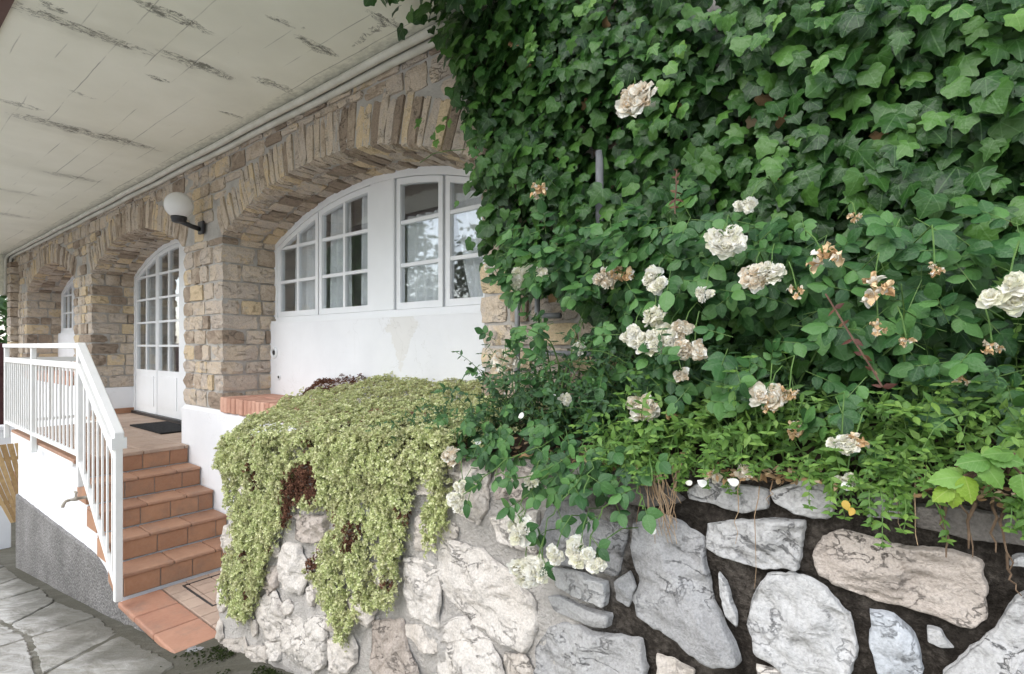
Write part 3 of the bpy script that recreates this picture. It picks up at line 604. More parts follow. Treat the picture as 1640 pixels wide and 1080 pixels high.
# flagstones let into the paving, parts of the ground
flag_polys = []
cx_ = [[-9.0 + .74*i + (.2 if j % 2 else 0) + rnd.uniform(-.15, .15) for i in range(9)] for j in range(7)]
cy_ = [[-1.42 + .41*j + rnd.uniform(-.09, .09) + .015*i for i in range(9)] for j in range(7)]
for j in range(6):
    for i in range(8):
        q = [(cx_[j][i], cy_[j][i]), (cx_[j][i+1], cy_[j][i+1]), (cx_[j+1][i+1], cy_[j+1][i+1]), (cx_[j+1][i], cy_[j+1][i])]
        mx, my = sum(t[0] for t in q)/4, sum(t[1] for t in q)/4
        if my > .98 or my < -.62: continue
        q = [(mx+(t[0]-mx)*(1-.016/.37), my+(t[1]-my)*(1-.013/.2)) for t in q]
        flag_polys.append([(x, min(y, 1.09)) for x, y in q])
for i, p in enumerate(flag_polys):
    pts = noisy_outline(p, 56, 0.022, i * 3.1, 0.06)
    c = sum(pts, Vector()) / len(pts)
    v = []; f = []
    rings = ((1.0, -0.02), (1.0, 0.002), (0.97, 0.009), (0.6, 0.012), (0.25, 0.012))
    for s, h in rings:
        for q in pts:
            w = c + (q - c) * s
            v.append((w.x, w.y, gz(w.x) + h + 0.006 * mn.noise(Vector((w.x * 5, w.y * 5, i)))))
    n = len(pts)
    for r in range(len(rings) - 1):
        for k in range(n):
            f.append((r*n+k, r*n+(k+1) % n, (r+1)*n+(k+1) % n, (r+1)*n+k))
    f.append(tuple((len(rings)-1)*n + k for k in range(n)))
    mesh_obj('flagstone', v, f, M['flag'], ground, False)

# ---------------------------------------------------------------- house
ARCH_R, CROWN, HALF = 3.26, 1.235, 1.43
ARCHES = (-3.16, -6.77, -10.41)
def arc(x, c, lift=0.0):
    d = min(abs(x - c), HALF)
    return CROWN - ARCH_R + math.sqrt(ARCH_R**2 - d*d) + lift
YF, YW = 1.9665, 2.40             # mortar face of the wall, face of the joinery
ZC, ZP = 1.62, -0.54             # ceiling, top of the white plinth
XL, XR = -13.05, 2.2
house = thing('stone_house', (-6, YF, -2.0), 'rough stone house with arched windows, white plinth and wide flaking ceiling overhead', 'house')

def wall_core():
    b = MB()
    xs = [XL]
    for c in sorted(ARCHES):
        xs += [c - HALF, c + HALF]
    xs.append(XR)
    for i in range(0, len(xs) - 1, 2):                     # piers
        x0, x1 = xs[i], xs[i+1]
        n = max(2, int((x1 - x0) / 0.15))
        for k in range(n):
            a, d = x0 + (x1-x0)*k/n, x0 + (x1-x0)*(k+1)/n
            for q in range(12):
                z0, z1 = -0.90 + (1.72+0.90)*q/12, -0.90 + (1.72+0.90)*(q+1)/12
                b.quad((a,YF,z0),(d,YF,z0),(d,YF,z1),(a,YF,z1))
    for c in ARCHES:
        n = 28
        for k in range(n):
            a, d = c - HALF + 2*HALF*k/n, c - HALF + 2*HALF*(k+1)/n
            b.quad((a,YF,arc(a,c)),(d,YF,arc(d,c)),(d,YF,1.72),(a,YF,1.72))
            b.quad((a,YF,arc(a,c)),(a,2.5,arc(a,c)),(d,2.5,arc(d,c)),(d,YF,arc(d,c)))
        for s in (-1, 1):
            x = c + s*HALF
            b.quad((x,YF,-0.9),(x,2.5,-0.9),(x,2.5,arc(x,c)),(x,YF,arc(x,c)))
    b.box(XL, XL+0.3, YF, 6.0, -2.9, 1.72)                 # gable end
    b.box(XL, XR, 2.62, 2.64, 1.25, 1.72)
    return b.build('wall', M['mortar'], house)
wall = wall_core()
# white plinth: one run either side of the door arch, with a sloping weathered top
def plinth(x0, x1, top=ZP, y=1.93):
    b = MB()
    b.box(x0, x1, y, 2.4, -2.9, top - 0.02)
    b.add([(x0,y,top-0.02),(x1,y,top-0.02),(x1,YF-0.005,top+0.01),(x0,YF-0.005,top+0.01),(x0,2.4,top+0.01),(x1,2.4,top+0.01)], [(0,1,2,3),(3,2,5,4),(0,3,4),(1,5,2)])
    return b.build('plinth', M['plaster'], house)
plinth(XL, ARCHES[1] - HALF)
plinth(ARCHES[1] + HALF + 0.01, XR)
MB().box(ARCHES[1]-HALF, ARCHES[1]-HALF+0.012, 1.94, YW, -0.87, ZP+0.01).build('reveal_plinth', M['plaster'], house)
b = MB(); b.box(ARCHES[1]-HALF+0.013, ARCHES[1]-HALF+0.022, 1.95, YW, -0.868, -0.80); b.build('skirting_tile', M['terracotta'], house)
# window breast panels and brick ledges in the two window arches
for c in (ARCHES[0], ARCHES[2]):
    MB().box(c-HALF+0.003, c+HALF-0.003, 2.36, 2.5, -0.55, 0.195).build('breast_panel', M['plaster'], house)
    n = 42
    lg = MB().box(c-HALF+0.06, c+HALF-0.06, 1.95, 2.36, -0.56, -0.425).build('brick_ledge', M['mortar'], house)
    me0 = None
    for k in range(n):
        w = 2*(HALF-0.05)/n
        x0 = c - HALF + 0.05 + k*w
        bb = MB().box(x0+0.004, x0+w-0.004, 1.925+rnd.uniform(-.004,.004), 2.14, -0.535, -0.413+rnd.uniform(-.003,.003))
        if me0 is None:
            o = bevel(bb.build('brick', M['brick'], lg), 0.006); me0 = o; base = Vector(WLOC[o.name])
        else:
            o = me0.copy(); o.data = me0.data
            place(o, base + Vector((k*w, rnd.uniform(-.004,.004), rnd.uniform(-.003,.003))), lg)
    n = 12
    for k in range(n):
        w = 2*(HALF-0.05)/n; x0 = c - HALF + 0.05 + k*w
        bevel(MB().box(x0+0.004, x0+w-0.004, 2.148, 2.355, -0.50, -0.415+rnd.uniform(-.003,.003)).build('ledge_tile', M['brick'], lg), 0.005)
# ring of the blocked vent and a small bolt on the panel
for (x, z, r) in ((-4.50, -0.06, .040), (-4.42, -0.27, .020)):
    t = bpy.data.meshes.new('vent'); bm = bmesh.new()
    for i in range(24):
        for j in range(8):
            a, q = 2*math.pi*i/24, 2*math.pi*j/8
            R = r + r*.28*math.cos(q)
            bm.verts.new((R*math.cos(a), r*.28*math.sin(q), R*math.sin(a)))
    bm.verts.ensure_lookup_table()
    for i in range(24):
        for j in range(8):
            bm.faces.new([bm.verts[k] for k in (i*8+j, i*8+(j+1)%8, ((i+1)%24)*8+(j+1)%8, ((i+1)%24)*8+j)])
    bm.to_mesh(t); bm.free(); t.materials.append(M['white_paint'])
    o = place(bpy.data.objects.new('vent_ring', t), (x, 2.355, z), house)
    d = MB().lathe((x, 2.350, z), [(r*.5, 0), (r*.5, .006)], 16, 'Y').build('vent_hole', M['black_iron'], house)

# ------------------------------------------------ masonry: rough stones proud of the mortar
def rough_box(seed, amp=0.055):
    bm = bmesh.new()
    bmesh.ops.create_cube(bm, size=1)
    bmesh.ops.subdivide_edges(bm, edges=bm.edges[:], cuts=3, use_grid_fill=True)
    for v in bm.verts:
        p = v.co.copy()
        l = max(abs(p.x), abs(p.y), abs(p.z))
        r = p.length / (0.5 * math.sqrt(3))
        k = 1 - 0.075 * max(0, r - 0.72) / 0.28
        q = p * k
        n = Vector((mn.noise(p*2.6+Vector((seed,0,0))), mn.noise(p*2.6+Vector((0,seed,9))), mn.noise(p*2.6+Vector((5,0,seed)))))
        n2 = Vector((mn.noise(p*7+Vector((seed,3,0))), mn.noise(p*7+Vector((1,seed,9))), mn.noise(p*7+Vector((5,2,seed)))))
        v.co = q + n * amp + n2 * amp * 0.8
    me = bpy.data.meshes.new('rough_stone'); bm.to_mesh(me); bm.free()
    me.materials.append(M['house_stone'])
    return me
POOL = [rough_box(i * 7.3 + 1) for i in range(12)]
def stone(name, cx, cy, cz, sx, sy, sz, parent, ry=0.0):
    o = bpy.data.objects.new(name, rnd.choice(POOL))
    flip = Vector((rnd.choice((-1, 1)), 1, rnd.choice((-1, 1))))
    o.scale = (sx, sy, sz)
    o.rotation_euler = (rnd.uniform(-.015, .015), ry, rnd.uniform(-.015, .015))
    return place(o, (cx, cy, cz), parent)
G = 0.011
def courses(z0, z1):
    out = []; z = z0
    while z < z1 - 0.06:
        h = rnd.choice((.11, .125, .14, .15, .165))
        if z + h > z1 - 0.05: h = z1 - z
        out.append((z, z + h)); z += h
    return out
def split(a, b, lo, hi):
    out = []; x = a
    while x < b - 1e-6:
        w = rnd.uniform(lo, hi)
        if b - (x + w) < lo * 0.75: w = b - x
        out.append((x, x + w)); x += w
    return out
FRONT = 1.955
def pier(x0, x1, reveal_l, reveal_r, zlo=-0.53, zhi=0.90):
    """reveal_r: the pier's +X side is the jamb of an arch; corner stones wrap round"""
    for i, (za, zb) in enumerate(courses(zlo, zhi)):
        zc, hz = (za+zb)/2, zb-za-G
        a, d = x0, x1
        if reveal_r:
            w = rnd.uniform(.14, .22) if i % 2 else rnd.uniform(.24, .34)
            w = min(w, (x1 - x0) * 0.55)
            l = rnd.uniform(.26, .34) if i % 2 else rnd.uniform(.13, .19)
            stone('stone', x1 - w/2 + 0.014, FRONT + l/2 + rnd.uniform(-.006,.006), zc, w, l, hz, wall)
            y0 = FRONT + l + G
            for (ya, yb) in split(y0, 2.44, .12, .30):
                stone('stone', x1 - 0.05 + 0.012 + rnd.uniform(-.004,.006), (ya+yb)/2, zc, 0.12, yb-ya-G, hz, wall)
            d = x1 - w
        if reveal_l:
            w = rnd.uniform(.13, .26); w = min(w, (x1 - x0) * 0.4)
            l = rnd.uniform(.16, .30)
            stone('stone', x0 + w/2 - 0.014, FRONT + l/2, zc, w, l, hz, wall)
            a = x0 + w
        for (xa, xb) in split(a + G/2, d - G/2, .11, .27):
            stone('stone', (xa+xb)/2, FRONT + .06 + rnd.uniform(-.008,.008), zc, xb-xa-G, .13, hz, wall)
pier(ARCHES[1]+HALF, ARCHES[0]-HALF, True, True)
pier(ARCHES[2]+HALF, ARCHES[1]-HALF, True, True)
pier(ARCHES[2]-HALF-0.62, ARCHES[2]-HALF, False, True)
pier(XL+0.02, ARCHES[2]-HALF-0.64, False, False)
pier(ARCHES[0]+HALF, ARCHES[0]+HALF+0.75, True, False)
# pilaster stones that step out at the far corner
for za, zb in courses(-0.6, 1.45):
    stone('corner_stone', -12.62, 1.93, (za+zb)/2, .30, .16, zb-za-.008, wall)
# arches: radial stones at the face, then two rings of flat stones under the soffit
for ci, c in enumerate(ARCHES):
    zc0 = CROWN - ARCH_R
    amax = math.asin(HALF / ARCH_R)
    a = -amax
    while a < amax - 1e-4:
        da = rnd.uniform(.05, .09) / ARCH_R
        if a + da > amax - 0.02: da = amax - a
        am = a + da/2
        t = rnd.uniform(.24, .31)
        dep = rnd.uniform(.13, .22)
        rr = ARCH_R + t/2 - 0.012
        stone('arch_stone', c + rr*math.sin(am), FRONT + dep/2 + rnd.uniform(-.008,.008), zc0 + rr*math.cos(am), da*ARCH_R - 0.007, dep, t, wall, am)
        a += da
    for (ya, yb) in ((FRONT+.16, FRONT+.33), (FRONT+.33, 2.45)):
        a = -amax
        while a < amax - 1e-4:
            da = rnd.uniform(.07, .15) / ARCH_R
            if a + da > amax - 0.02: da = amax - a
            am = a + da/2; rr = ARCH_R + .04 - 0.008 + rnd.uniform(-.008, .008)
            y0 = ya + rnd.uniform(-.03, .03) + .005; y1 = yb + (rnd.uniform(-.03, .03) if yb < 2.4 else 0)
            stone('soffit_stone', c + rr*math.sin(am), (y0+y1)/2, zc0 + rr*math.cos(am), da*ARCH_R - 0.014, y1-y0-.01, .1, wall, am)
            a += da
# spandrels: courses above and between the arch rings
def ring_top(x):
    best = 0.90
    for c in ARCHES:
        d = abs(x - c)
        if d < HALF + 0.14:
            best = max(best, CROWN - ARCH_R + math.sqrt((ARCH_R + .25)**2 - d*d))
    return best
for za, zb in courses(0.90, 1.60):
    x = -12.9
    while x < -0.95:
        w = rnd.uniform(.14, .30)
        m = x + w/2
        lo = max(ring_top(x), ring_top(m), ring_top(x+w))
        z0 = max(za, lo)
        if zb - z0 > 0.035:
            stone('spandrel_stone', m, FRONT + .065 + rnd.uniform(-.008,.008), (z0+zb)/2, w - G, .13, zb - z0 - G, wall)
        x += w

# ------------------------------------------------ joinery
def joinery(name, c, zb, leaves, cols, rows, solid_to, mull, ylow):
    """leaves: list of (x0, x1, ncols); rows: muntin heights; solid_to: panels below this height"""
    root = MB()
    x0, x1 = c - HALF + 0.004, c + HALF - 0.004
    head = lambda x: arc(x, c, -0.012)
    y0, y1 = YW, YW + 0.07
    FR = 0.055
    # outer frame
    root.arcbox(x0, x1, lambda x: head(x) - FR, head, y0, y1, 36)
    root.arcbox(x0, x0+FR, lambda x: zb, lambda x: head(x) - FR + 0.001, y0, y1, 1)
    root.arcbox(x1-FR, x1, lambda x: zb, lambda x: head(x) - FR + 0.001, y0, y1, 1)
    if zb > 0: root.box(x0+FR, x1-FR, y0-0.012, y1, zb-0.03, zb+0.012)
    fr = tag(root.build(name, M['white_paint'], house))
    mm = MB().arcbox(mull[0], mull[1], lambda x: zb+0.012, lambda x: head(x)-FR, y0-0.006, y1, 2)
    bevel(mm.build('mullion', M['white_paint'], fr), 0.006)
    for (a, d, nc, rws) in leaves:
        s = MB()
        ST = 0.042; ys0, ys1 = y0+0.010, y0+0.052
        top = lambda x: head(x) - FR - 0.004
        bot = (zb + 0.016) if zb > 0 else zb + 0.012
        s.arcbox(a+.003, a+ST, lambda x: bot, top, ys0, ys1, 1)
        s.arcbox(d-ST, d-.003, lambda x: bot, top, ys0, ys1, 1)
        s.arcbox(a+ST, d-ST, lambda x: top(x)-ST, top, ys0, ys1, 8)
        zlow = max(solid_to, bot + 0.045)
        s.box(a+ST, d-ST, ys0, ys1, bot, zlow)
        if solid_to > bot + 0.1:                      # raised bead round the solid panel
            s.box(a+ST+.05, d-ST-.05, ys0-.008, ys0+.002, bot+.09, zlow-.07)
        gl = a + ST; gr = d - ST; M2 = 0.012
        zs = [zlow] + [z for z in rws if z < top((gl+gr)/2)-ST-0.03 or z < max(top(gl), top(gr))-ST-.03]
        for z in zs[1:]:
            s.arcbox(gl, gr, lambda x: min(z-M2, top(x)-ST-.001), lambda x: min(z+M2, top(x)-ST), ys0+.006, ys1-.006, 6)
        cw = (gr - gl) / nc
        for k in range(1, nc):
            x = gl + cw*k
            s.arcbox(x-M2, x+M2, lambda x: zlow, lambda x: top(x)-ST, ys0+.004, ys1-.004, 1)
        s.build('sash' if solid_to < bot + 0.1 else 'door_leaf', M['white_paint'], fr)
        for k in range(nc):
            for r in range(len(zs)):
                z0 = zs[r]; z1 = zs[r+1] if r+1 < len(zs) else None
                pa, pb = gl + cw*k + (M2 if k else 0), gl + cw*(k+1) - (M2 if k < nc-1 else 0)
                tf = (lambda x: min(z1, top(x)-ST)) if z1 is not None else (lambda x: top(x)-ST)
                if tf((pa+pb)/2) - z0 < 0.015 : continue
                MB().arcbox(pa, pb, lambda x: z0+(M2 if r else 0), tf, ys0+.018, ys0+.022, 4).build('pane', M['glass'], fr)
    return fr
rowsW = [0.553, 0.847]
cA = ARCHES[0]
winA = joinery('window', cA, 0.235, [(-4.535, -3.905, 2, rowsW), (-3.895, -3.215, 2, rowsW), (-2.935, -2.475, 1, rowsW), (-2.455, -1.79, 2, rowsW)], 2, rowsW, 0.0, (-3.21, -2.945), 0)
rowsD = [0.0, 0.29, 0.58, 0.869]
cB = ARCHES[1]
door = joinery('door', cB, -0.845, [(-8.14, -7.405, 2, rowsD), (-7.395, -6.69, 2, rowsD), (-6.40, -5.88, 2, rowsD), (-5.875, -5.40, 2, rowsD)], 2, rowsD, -0.30, (-6.685, -6.405), 0)
MB().box(cB-HALF+.01, cB+HALF-.01, YW-.03, YW+.07, -0.868, -0.835).build('threshold', M['black_iron'], door)
hd = MB(); hd.lathe((-7.36, YW+.004, -0.16), [(.011,0),(.011,-.05)], 10, 'Y'); hd.tube([(-7.36,YW-.045,-.16),(-7.27,YW-.048,-.16)], .009); hd.box(-7.375,-7.345,YW+.002,YW+.012,-.25,-.11)
cC = ARCHES[2]
winC = joinery('window', cC, 0.235, [(cC-1.375, cC-.745, 2, rowsW), (cC-.735, cC-.055, 2, rowsW), (cC+.225, cC+.685, 1, rowsW), (cC+.705, cC+1.37, 2, rowsW)], 2, rowsW, 0.0, (cC-.05, cC+.215), 0)
# sills
for c in (ARCHES[0], ARCHES[2]):
    MB().box(c-HALF+.006, c+HALF-.006, YW-.035, YW+.001, .196, .214).build('window_sill', M['white_paint'], house)
# the room behind the panes, made shallow and pale to brighten them, and curtains
b = MB(); X0, X1, Y0, Y1, Z0, Z1 = -12.7, 2.0, 2.66, 3.5, -0.87, 1.58
b.quad((X0,Y1,Z0),(X1,Y1,Z0),(X1,Y1,Z1),(X0,Y1,Z1)); b.quad((X0,2.5,Z0),(X1,2.5,Z0),(X1,Y1,Z0),(X0,Y1,Z0)); b.quad((X0,2.5,Z1),(X0,Y1,Z1),(X1,Y1,Z1),(X1,2.5,Z1))
for x in (X0, -8.7, -5.0, X1): b.box(x-.05, x+.05, 2.52, Y1-.01, Z0+.01, Z1-.01)
b.build('room', M['interior'], house)
def curtain(x0, x1, z0, z1, fr, y=YW+.085, gather=0.0):
    v = []; f = []; n = 40
    ph = rnd.uniform(0, 6)
    for i in range(n+1):
        s = i/n
        for j in range(9):
            q = j/8
            x = x0 + (x1-x0)*s + gather*(1-q)*(s)*0.0
            z = z0 + (z1-z0)*q
            sweep = gather * (1-q)**1.3
            xx = x + sweep*(1-s)
            v.append((xx, y + .022*math.sin(ph + s*(x1-x0)*70) * (0.6+0.4*(1-q)), z))
        if i:
            for j in range(8):
                f.append(((i-1)*9+j, i*9+j, i*9+j+1, (i-1)*9+j+1))
    return mesh_obj('curtain', v, f, M['curtain'], fr, True)
curtain(-4.40, -3.96, .24, 1.12, winA); curtain(-3.86, -3.58, .24, 1.14, winA); curtain(-3.42, -3.24, .24, 1.14, winA)
curtain(-2.93, -2.47, .24, .90, winA); curtain(-2.45, -1.80, .24, .98, winA, YW+.085, 0.16)
curtain(-7.98, -7.75, -.3, 1.1, door); curtain(-7.3, -7.12, -.3, 1.15, door)

# ------------------------------------------------ ceiling slab, conduits, edge gutter, end beam
CX1 = -1.30
def slab():
    b = MB(); nx = 60; ny = 10
    v = []; f = []
    for i in range(nx+1):
        for j in range(ny+1):
            x = XL - .1 + (CX1 - XL + .1)*i/nx; y = 0.515 + (2.0-.515)*j/ny
            v.append((x, y, ZC + .004*mn.noise(Vector((x*2, y*2, 0)))))
    for i in range(nx):
        for j in range(ny):
            f.append((i*(ny+1)+j, i*(ny+1)+j+1, (i+1)*(ny+1)+j+1, (i+1)*(ny+1)+j))
    b.add(v, f)
    x0, x1 = XL-.1, CX1
    b.quad((x0,.515,ZC),(x1,.515,ZC),(x1,.515,ZC+.22),(x0,.515,ZC+.22))
    b.quad((x0,.515,ZC+.22),(x1,.515,ZC+.22),(x1,2.0,ZC+.22),(x0,2.0,ZC+.22))
    b.quad((x1,.515,ZC),(x1,2.0,ZC),(x1,2.0,ZC+.22),(x1,.515,ZC+.22))
    b.quad((x0,.515,ZC),(x0,.515,ZC+.22),(x0,2.0,ZC+.22),(x0,2.0,ZC))
    return b.build('ceiling_slab', M['ceiling'], house)
slab_o = slab()
MB().box(XL, XR, 2.0, 2.06, 1.715, 4.6).build('upper_wall', M['mortar'], house)
MB().box(XL, CX1 - 0.05, .43, .511, ZC-.02, ZC+.16).build('fascia_board', M['brown_fascia'], slab_o)
def gut():
    b = MB(); prof = [(.07*math.cos(a), .07*math.sin(a)) for a in [math.pi + math.pi*i/10 for i in range(11)]]
    v = []; f = []
    for x in (XL, CX1-.05):
        for (p, q) in prof: v.append((x, .36+p, ZC+.03+q))
    for i in range(10): f.append((i, i+1, 11+i+1, 11+i))
    return mesh_obj('gutter', v, f, M['brown_fascia'], slab_o, True)
gut()
MB().box(-13.05, -12.95, .53, 1.96, .90, ZC-.002).build('end_beam', M['ceiling'], slab_o)
for (y, z) in ((1.875, ZC-.020), (1.935, ZC-.034)):
    b = MB()
    end = (-12.93, y, z)
    pts = [(-1.25 + (-11.6)*i/30, y + .003*math.sin(i*1.7), z - .003*abs(math.sin(i*.9))) for i in range(31)] + [(-12.90, y, z-.01), (-12.93, y-.01, z-.05), (-12.93, y-.02, .92)]
    b.tube(pts, .024, 10)
    o = b.build('conduit_pipe', M['pipe_paint'], slab_o, True)
    for k in range(9):
        x = -1.9 - k*1.25
        MB().lathe((x, y, z), [(0.0205, -.008), (0.0205, .008)], 10).build('pipe_clip', M['pipe_paint'], slab_o) if False else None

# ------------------------------------------------ retaining wall
def ztop(x):
    pts = ((-3.4, -.60), (-2.6, -.50), (-1.28, -.375), (-.5, -.335), (.1, -.295), (2.2, -.25))
    for (a, za), (b_, zb) in zip(pts, pts[1:]):
        if x <= b_: return za + (zb-za)*max(0, x-a)/(b_-a)
    return pts[-1][1]
XC, RC = -3.06, 0.17                  # where the face starts to turn round the end
def wmap(u, z, h=0.0):
    """point on the wall face: u along it, z height, h out of it; the left end is rounded"""
    yf = 1.41 + .08*(z + .3)
    if u >= XC: return Vector((u, yf - h, z))
    s = XC - u; a = s / RC
    r = RC + h
    if a <= math.pi/2: return Vector((XC - r*math.sin(a), yf + RC - r*math.cos(a), z))
    return Vector((XC - r, yf + RC + (s - RC*math.pi/2), z))
rw = thing('retaining_wall', (-1.2, 1.35, -1.6), 'rubble retaining wall of big pale stones holding up the flower bed', 'wall')
def rw_core():
    us = [-3.75 + .03*i for i in range(26)] + [-2.985 + .02*i for i in range(258)]
    nz = 72; v = []; f = []
    for u in us:
        zt = ztop(u) - .01
        for j in range(nz+1):
            z = -1.9 + (zt + 1.9)*j/nz
            h = -.020 + .016*mn.fractal(Vector((u*5, z*5, 0)), 1, 2, 4) + .007*mn.fractal(Vector((u*21, z*21, 7)), .8, 2, 3)
            k = min(1, max(0, (-.8 - u)/.25))         # the pale mortar on the left is pointed nearly flush
            h += (.010 + .016*mn.noise(Vector((u*13, z*13, 4))))*k
            v.append(wmap(u, z, h))
    for i in range(len(us)-1):
        for j in range(nz):
            a = i*(nz+1)+j; c = (i+1)*(nz+1)+j
            f.append((a, c, c+1, a+1))
    return mesh_obj('mortar_core', v, f, M['rw_mortar'], rw, True)
rw_core()
def field_stone(poly, kind, seed, H=None):
    if kind == 'c':
        mx, mz = sum(q[0] for q in poly)/len(poly), sum(q[1] for q in poly)/len(poly)
        poly = [(mx+(q[0]-mx)*1.10, mz+(q[1]-mz)*1.10) for q in poly]
    elif seed < 150:
        mx, mz = sum(q[0] for q in poly)/len(poly), sum(q[1] for q in poly)/len(poly)
        poly = [(mx+(q[0]-mx)*1.05, mz+(q[1]-mz)*1.05) for q in poly]
    x0, x1, z0, z1 = bbox(poly)
    size = min(x1-x0, z1-z0)
    nseg = 76 if size > .1 else 40
    pts = noisy_outline(poly, nseg, .005 + size*.020, seed, .06)
    c = sum(pts, Vector()) / nseg
    r = random.Random(int(seed*10))
    H = H or min(.05, .024 + size*.15) * r.uniform(.8, 1.15)
    planes = [(r.uniform(-.4, .4), r.uniform(-.4, .4), r.uniform(.62, 1.1)) for _ in range(5)]
    prof = [(1.02, -.03), (1.0, .60), (.992, .80), (.972, .93), (.93, .99), (.86, 1.0), (.77, 1.0), (.70, 1.01), (.63, 1.01), (.56, 1.02), (.49, 1.02), (.42, 1.03), (.35, 1.03), (.28, 1.03), (.21, 1.03), (.14, 1.03), (.07, 1.03)]
    v = []; f = []
    for (s, k) in prof:
        for q in pts:
            w = c + (q - c)*s
            d = w - c
            hh = H
            for (a, b_, m) in planes: hh = min(hh, H*m + a*d.x + b_*d.y)
            hh = max(hh, H*.35)*(.8 if kind == 'c' else 1.0)
            rough = mn.fractal(Vector((w.x*9+seed, w.y*9, seed)), 1, 2, 5)
            wr = Vector((w.x*11 + w.y*3*math.sin(seed), w.y*15, seed*2)); ridge = 1 - min(1, 3.2*abs(mn.noise(wr + Vector((0, rough*.5, 0)))))
            cell = mn.cell(Vector((w.x*17 + .5*rough + seed, w.y*17, seed))) if size > .09 else 0
            h = hh*k + (.011*rough - .007*ridge + .006*cell + .004*mn.noise(Vector((w.x*60, w.y*60, seed))))*(1 if k > .6 else .25)*min(1, size/.12)
            v.append(wmap(w.x, w.y, h - .004))
    n = nseg
    for i in range(len(prof)-1):
        for k in range(n):
            f.append((i*n+k, (i+1)*n+k, (i+1)*n+(k+1) % n, i*n+(k+1) % n)[::-1])
    f.append(tuple((len(prof)-1)*n+k for k in range(n)))
    o = mesh_obj('stone', v, f, M['wall_'+kind], rw, True)
    bm = bmesh.new(); bm.from_mesh(o.data); bmesh.ops.recalc_face_normals(bm, faces=bm.faces[:]); bm.to_mesh(o.data); bm.free()
    return o
placed = []
for i, (k, p) in enumerate(STONES):
    field_stone(p, k, i*2.7 + 1); placed.append(p)
# corner stones that round the left end, then fillers where plants or the frame hide the wall
corner = [(-3.50, -.74, .14, .11), (-3.44, -.88, .17, .13), (-3.52, -1.05, .18, .15), (-3.44, -1.24, .17, .17), (-3.55, -1.42, .2, .15), (-3.40, -1.57, .2, .14), (-3.68, -.95, .12, .14), (-3.70, -1.25, .12, .2)]
for i, (u, z, w, h) in enumerate(corner):
    a0 = rnd.uniform(0, 1)
    p = [(u + w/2*math.cos(a0+t*math.pi/3)*rnd.uniform(.9, 1.1), z + h/2*math.sin(a0+t*math.pi/3)*rnd.uniform(.9, 1.1)) for t in range(6)]
    field_stone(p, 'c', 200+i*1.9, .045); placed.append(p)
def clash(p, pad=.016):
    for q in placed:
        a0, a1, b0, b1 = bbox(q)
        c0, c1, d0, d1 = bbox(p)
        if c0 > a1+pad or c1 < a0-pad or d0 > b1+pad or d1 < b0-pad: continue
        cx, cz = sum(t[0] for t in p)/len(p), sum(t[1] for t in p)/len(p)
        for t in p:
            for s in (1.0, .6, .25):
                x, z = cx+(t[0]-cx)*s, cz+(t[1]-cz)*s
                for ox, oz in ((pad,0),(-pad,0),(0,pad),(0,-pad)):
                    if inpoly(x+ox, z+oz, q): return True
        if inpoly(cx, cz, q): return True
        for t in q:
            if inpoly(t[0], t[1], p): return True
    return False
for tries in range(1500):
    sz = .12 if tries < 400 else (.075 if tries < 900 else .045)
    u = rnd.uniform(-3.0, 1.6); z = rnd.uniform(-1.72, -.34)
    if z > ztop(u) - sz*.8: continue
    a0 = rnd.uniform(0, 6); w = sz*rnd.uniform(.8, 1.5); h = sz*rnd.uniform(.7, 1.1); k = rnd.choice((5, 6, 7))
    p = [(u + w*math.cos(a0+2*math.pi*t/k)*rnd.uniform(.8, 1.1), z + h*math.sin(a0+2*math.pi*t/k)*rnd.uniform(.8, 1.1)) for t in range(k)]
    if max(q[1] for q in p) > ztop(u)-.01 or clash(p): continue
    placed.append(p)
    kind = rnd.choice('ccccw') if u < -.8 else rnd.choice('wwwgtc')
    field_stone(p, kind, 300+tries*.37)

# soil of the raised bed
def bedz(x, y):
    t = max(0, min(1, (y - 1.40)/.9))
    return ztop(x) + .0 + (0.16 if x > -1.4 else .10)*t + .012*mn.noise(Vector((x*7, y*7, 0)))
v = []; f = []; nx, ny = 90, 14
for i in range(nx+1):
    for j in range(ny+1):
        x = -3.2 + 5.4*i/nx; y = 1.425 + (2.0-1.425)*j/ny
        z = bedz(x, y)
        if j == 0: z -= .06
        v.append((x, y, z))
for i in range(nx):
    for j in range(ny): f.append((i*(ny+1)+j, (i+1)*(ny+1)+j, (i+1)*(ny+1)+j+1, i*(ny+1)+j+1))
tag(mesh_obj('soil', v, f, M['soil'], None, True), kind='structure')
# ---------------------------------------------------------------- staircase and landing
YO, YI = 1.14, 1.925              # outer edge, inner edge against the plinth
ZL, RISE, RUN = -0.87, 0.155, 0.2525
NX = [-4.14 - RUN*k for k in range(5)]      # nosings from the bottom step up
LX0 = -7.52
stair = thing('staircase', (-4.6, 1.5, -1.8), 'terracotta tiled entrance stairs and landing on a white walled base', 'stairs')
def stair_base():
    b = MB()
    prof = [(-7.40, -2.7), (-7.40, ZL-.055)]
    for k in (4, 3, 2, 1, 0):
        zt = -1.645 + RISE*(k+1) - .03
        if k < 4: prof += [(NX[k+1]-.035, zt), (NX[k]-.035, zt)]
        else: prof += [(NX[4]-.035, ZL-.055)]
    prof += [(NX[0]-.035, -1.675), (-4.02, -1.675), (-4.02, -2.2)]
    v = [(x, YO+.02, z) for x, z in prof] + [(x, YI, z) for x, z in prof]
    n = len(prof)
    f = [tuple(range(n))] + [(i, (i+1) % n, n+(i+1) % n, n+i)[::-1] for i in range(n)]
    b.add(v, f)
    return b.build('side_wall', M['plaster'], stair)
stair_base()
MB().box(LX0, NX[4]-.03, YO-.02, YI, ZL-.055, ZL-.022).build('landing_slab', M['rail_paint'], stair)
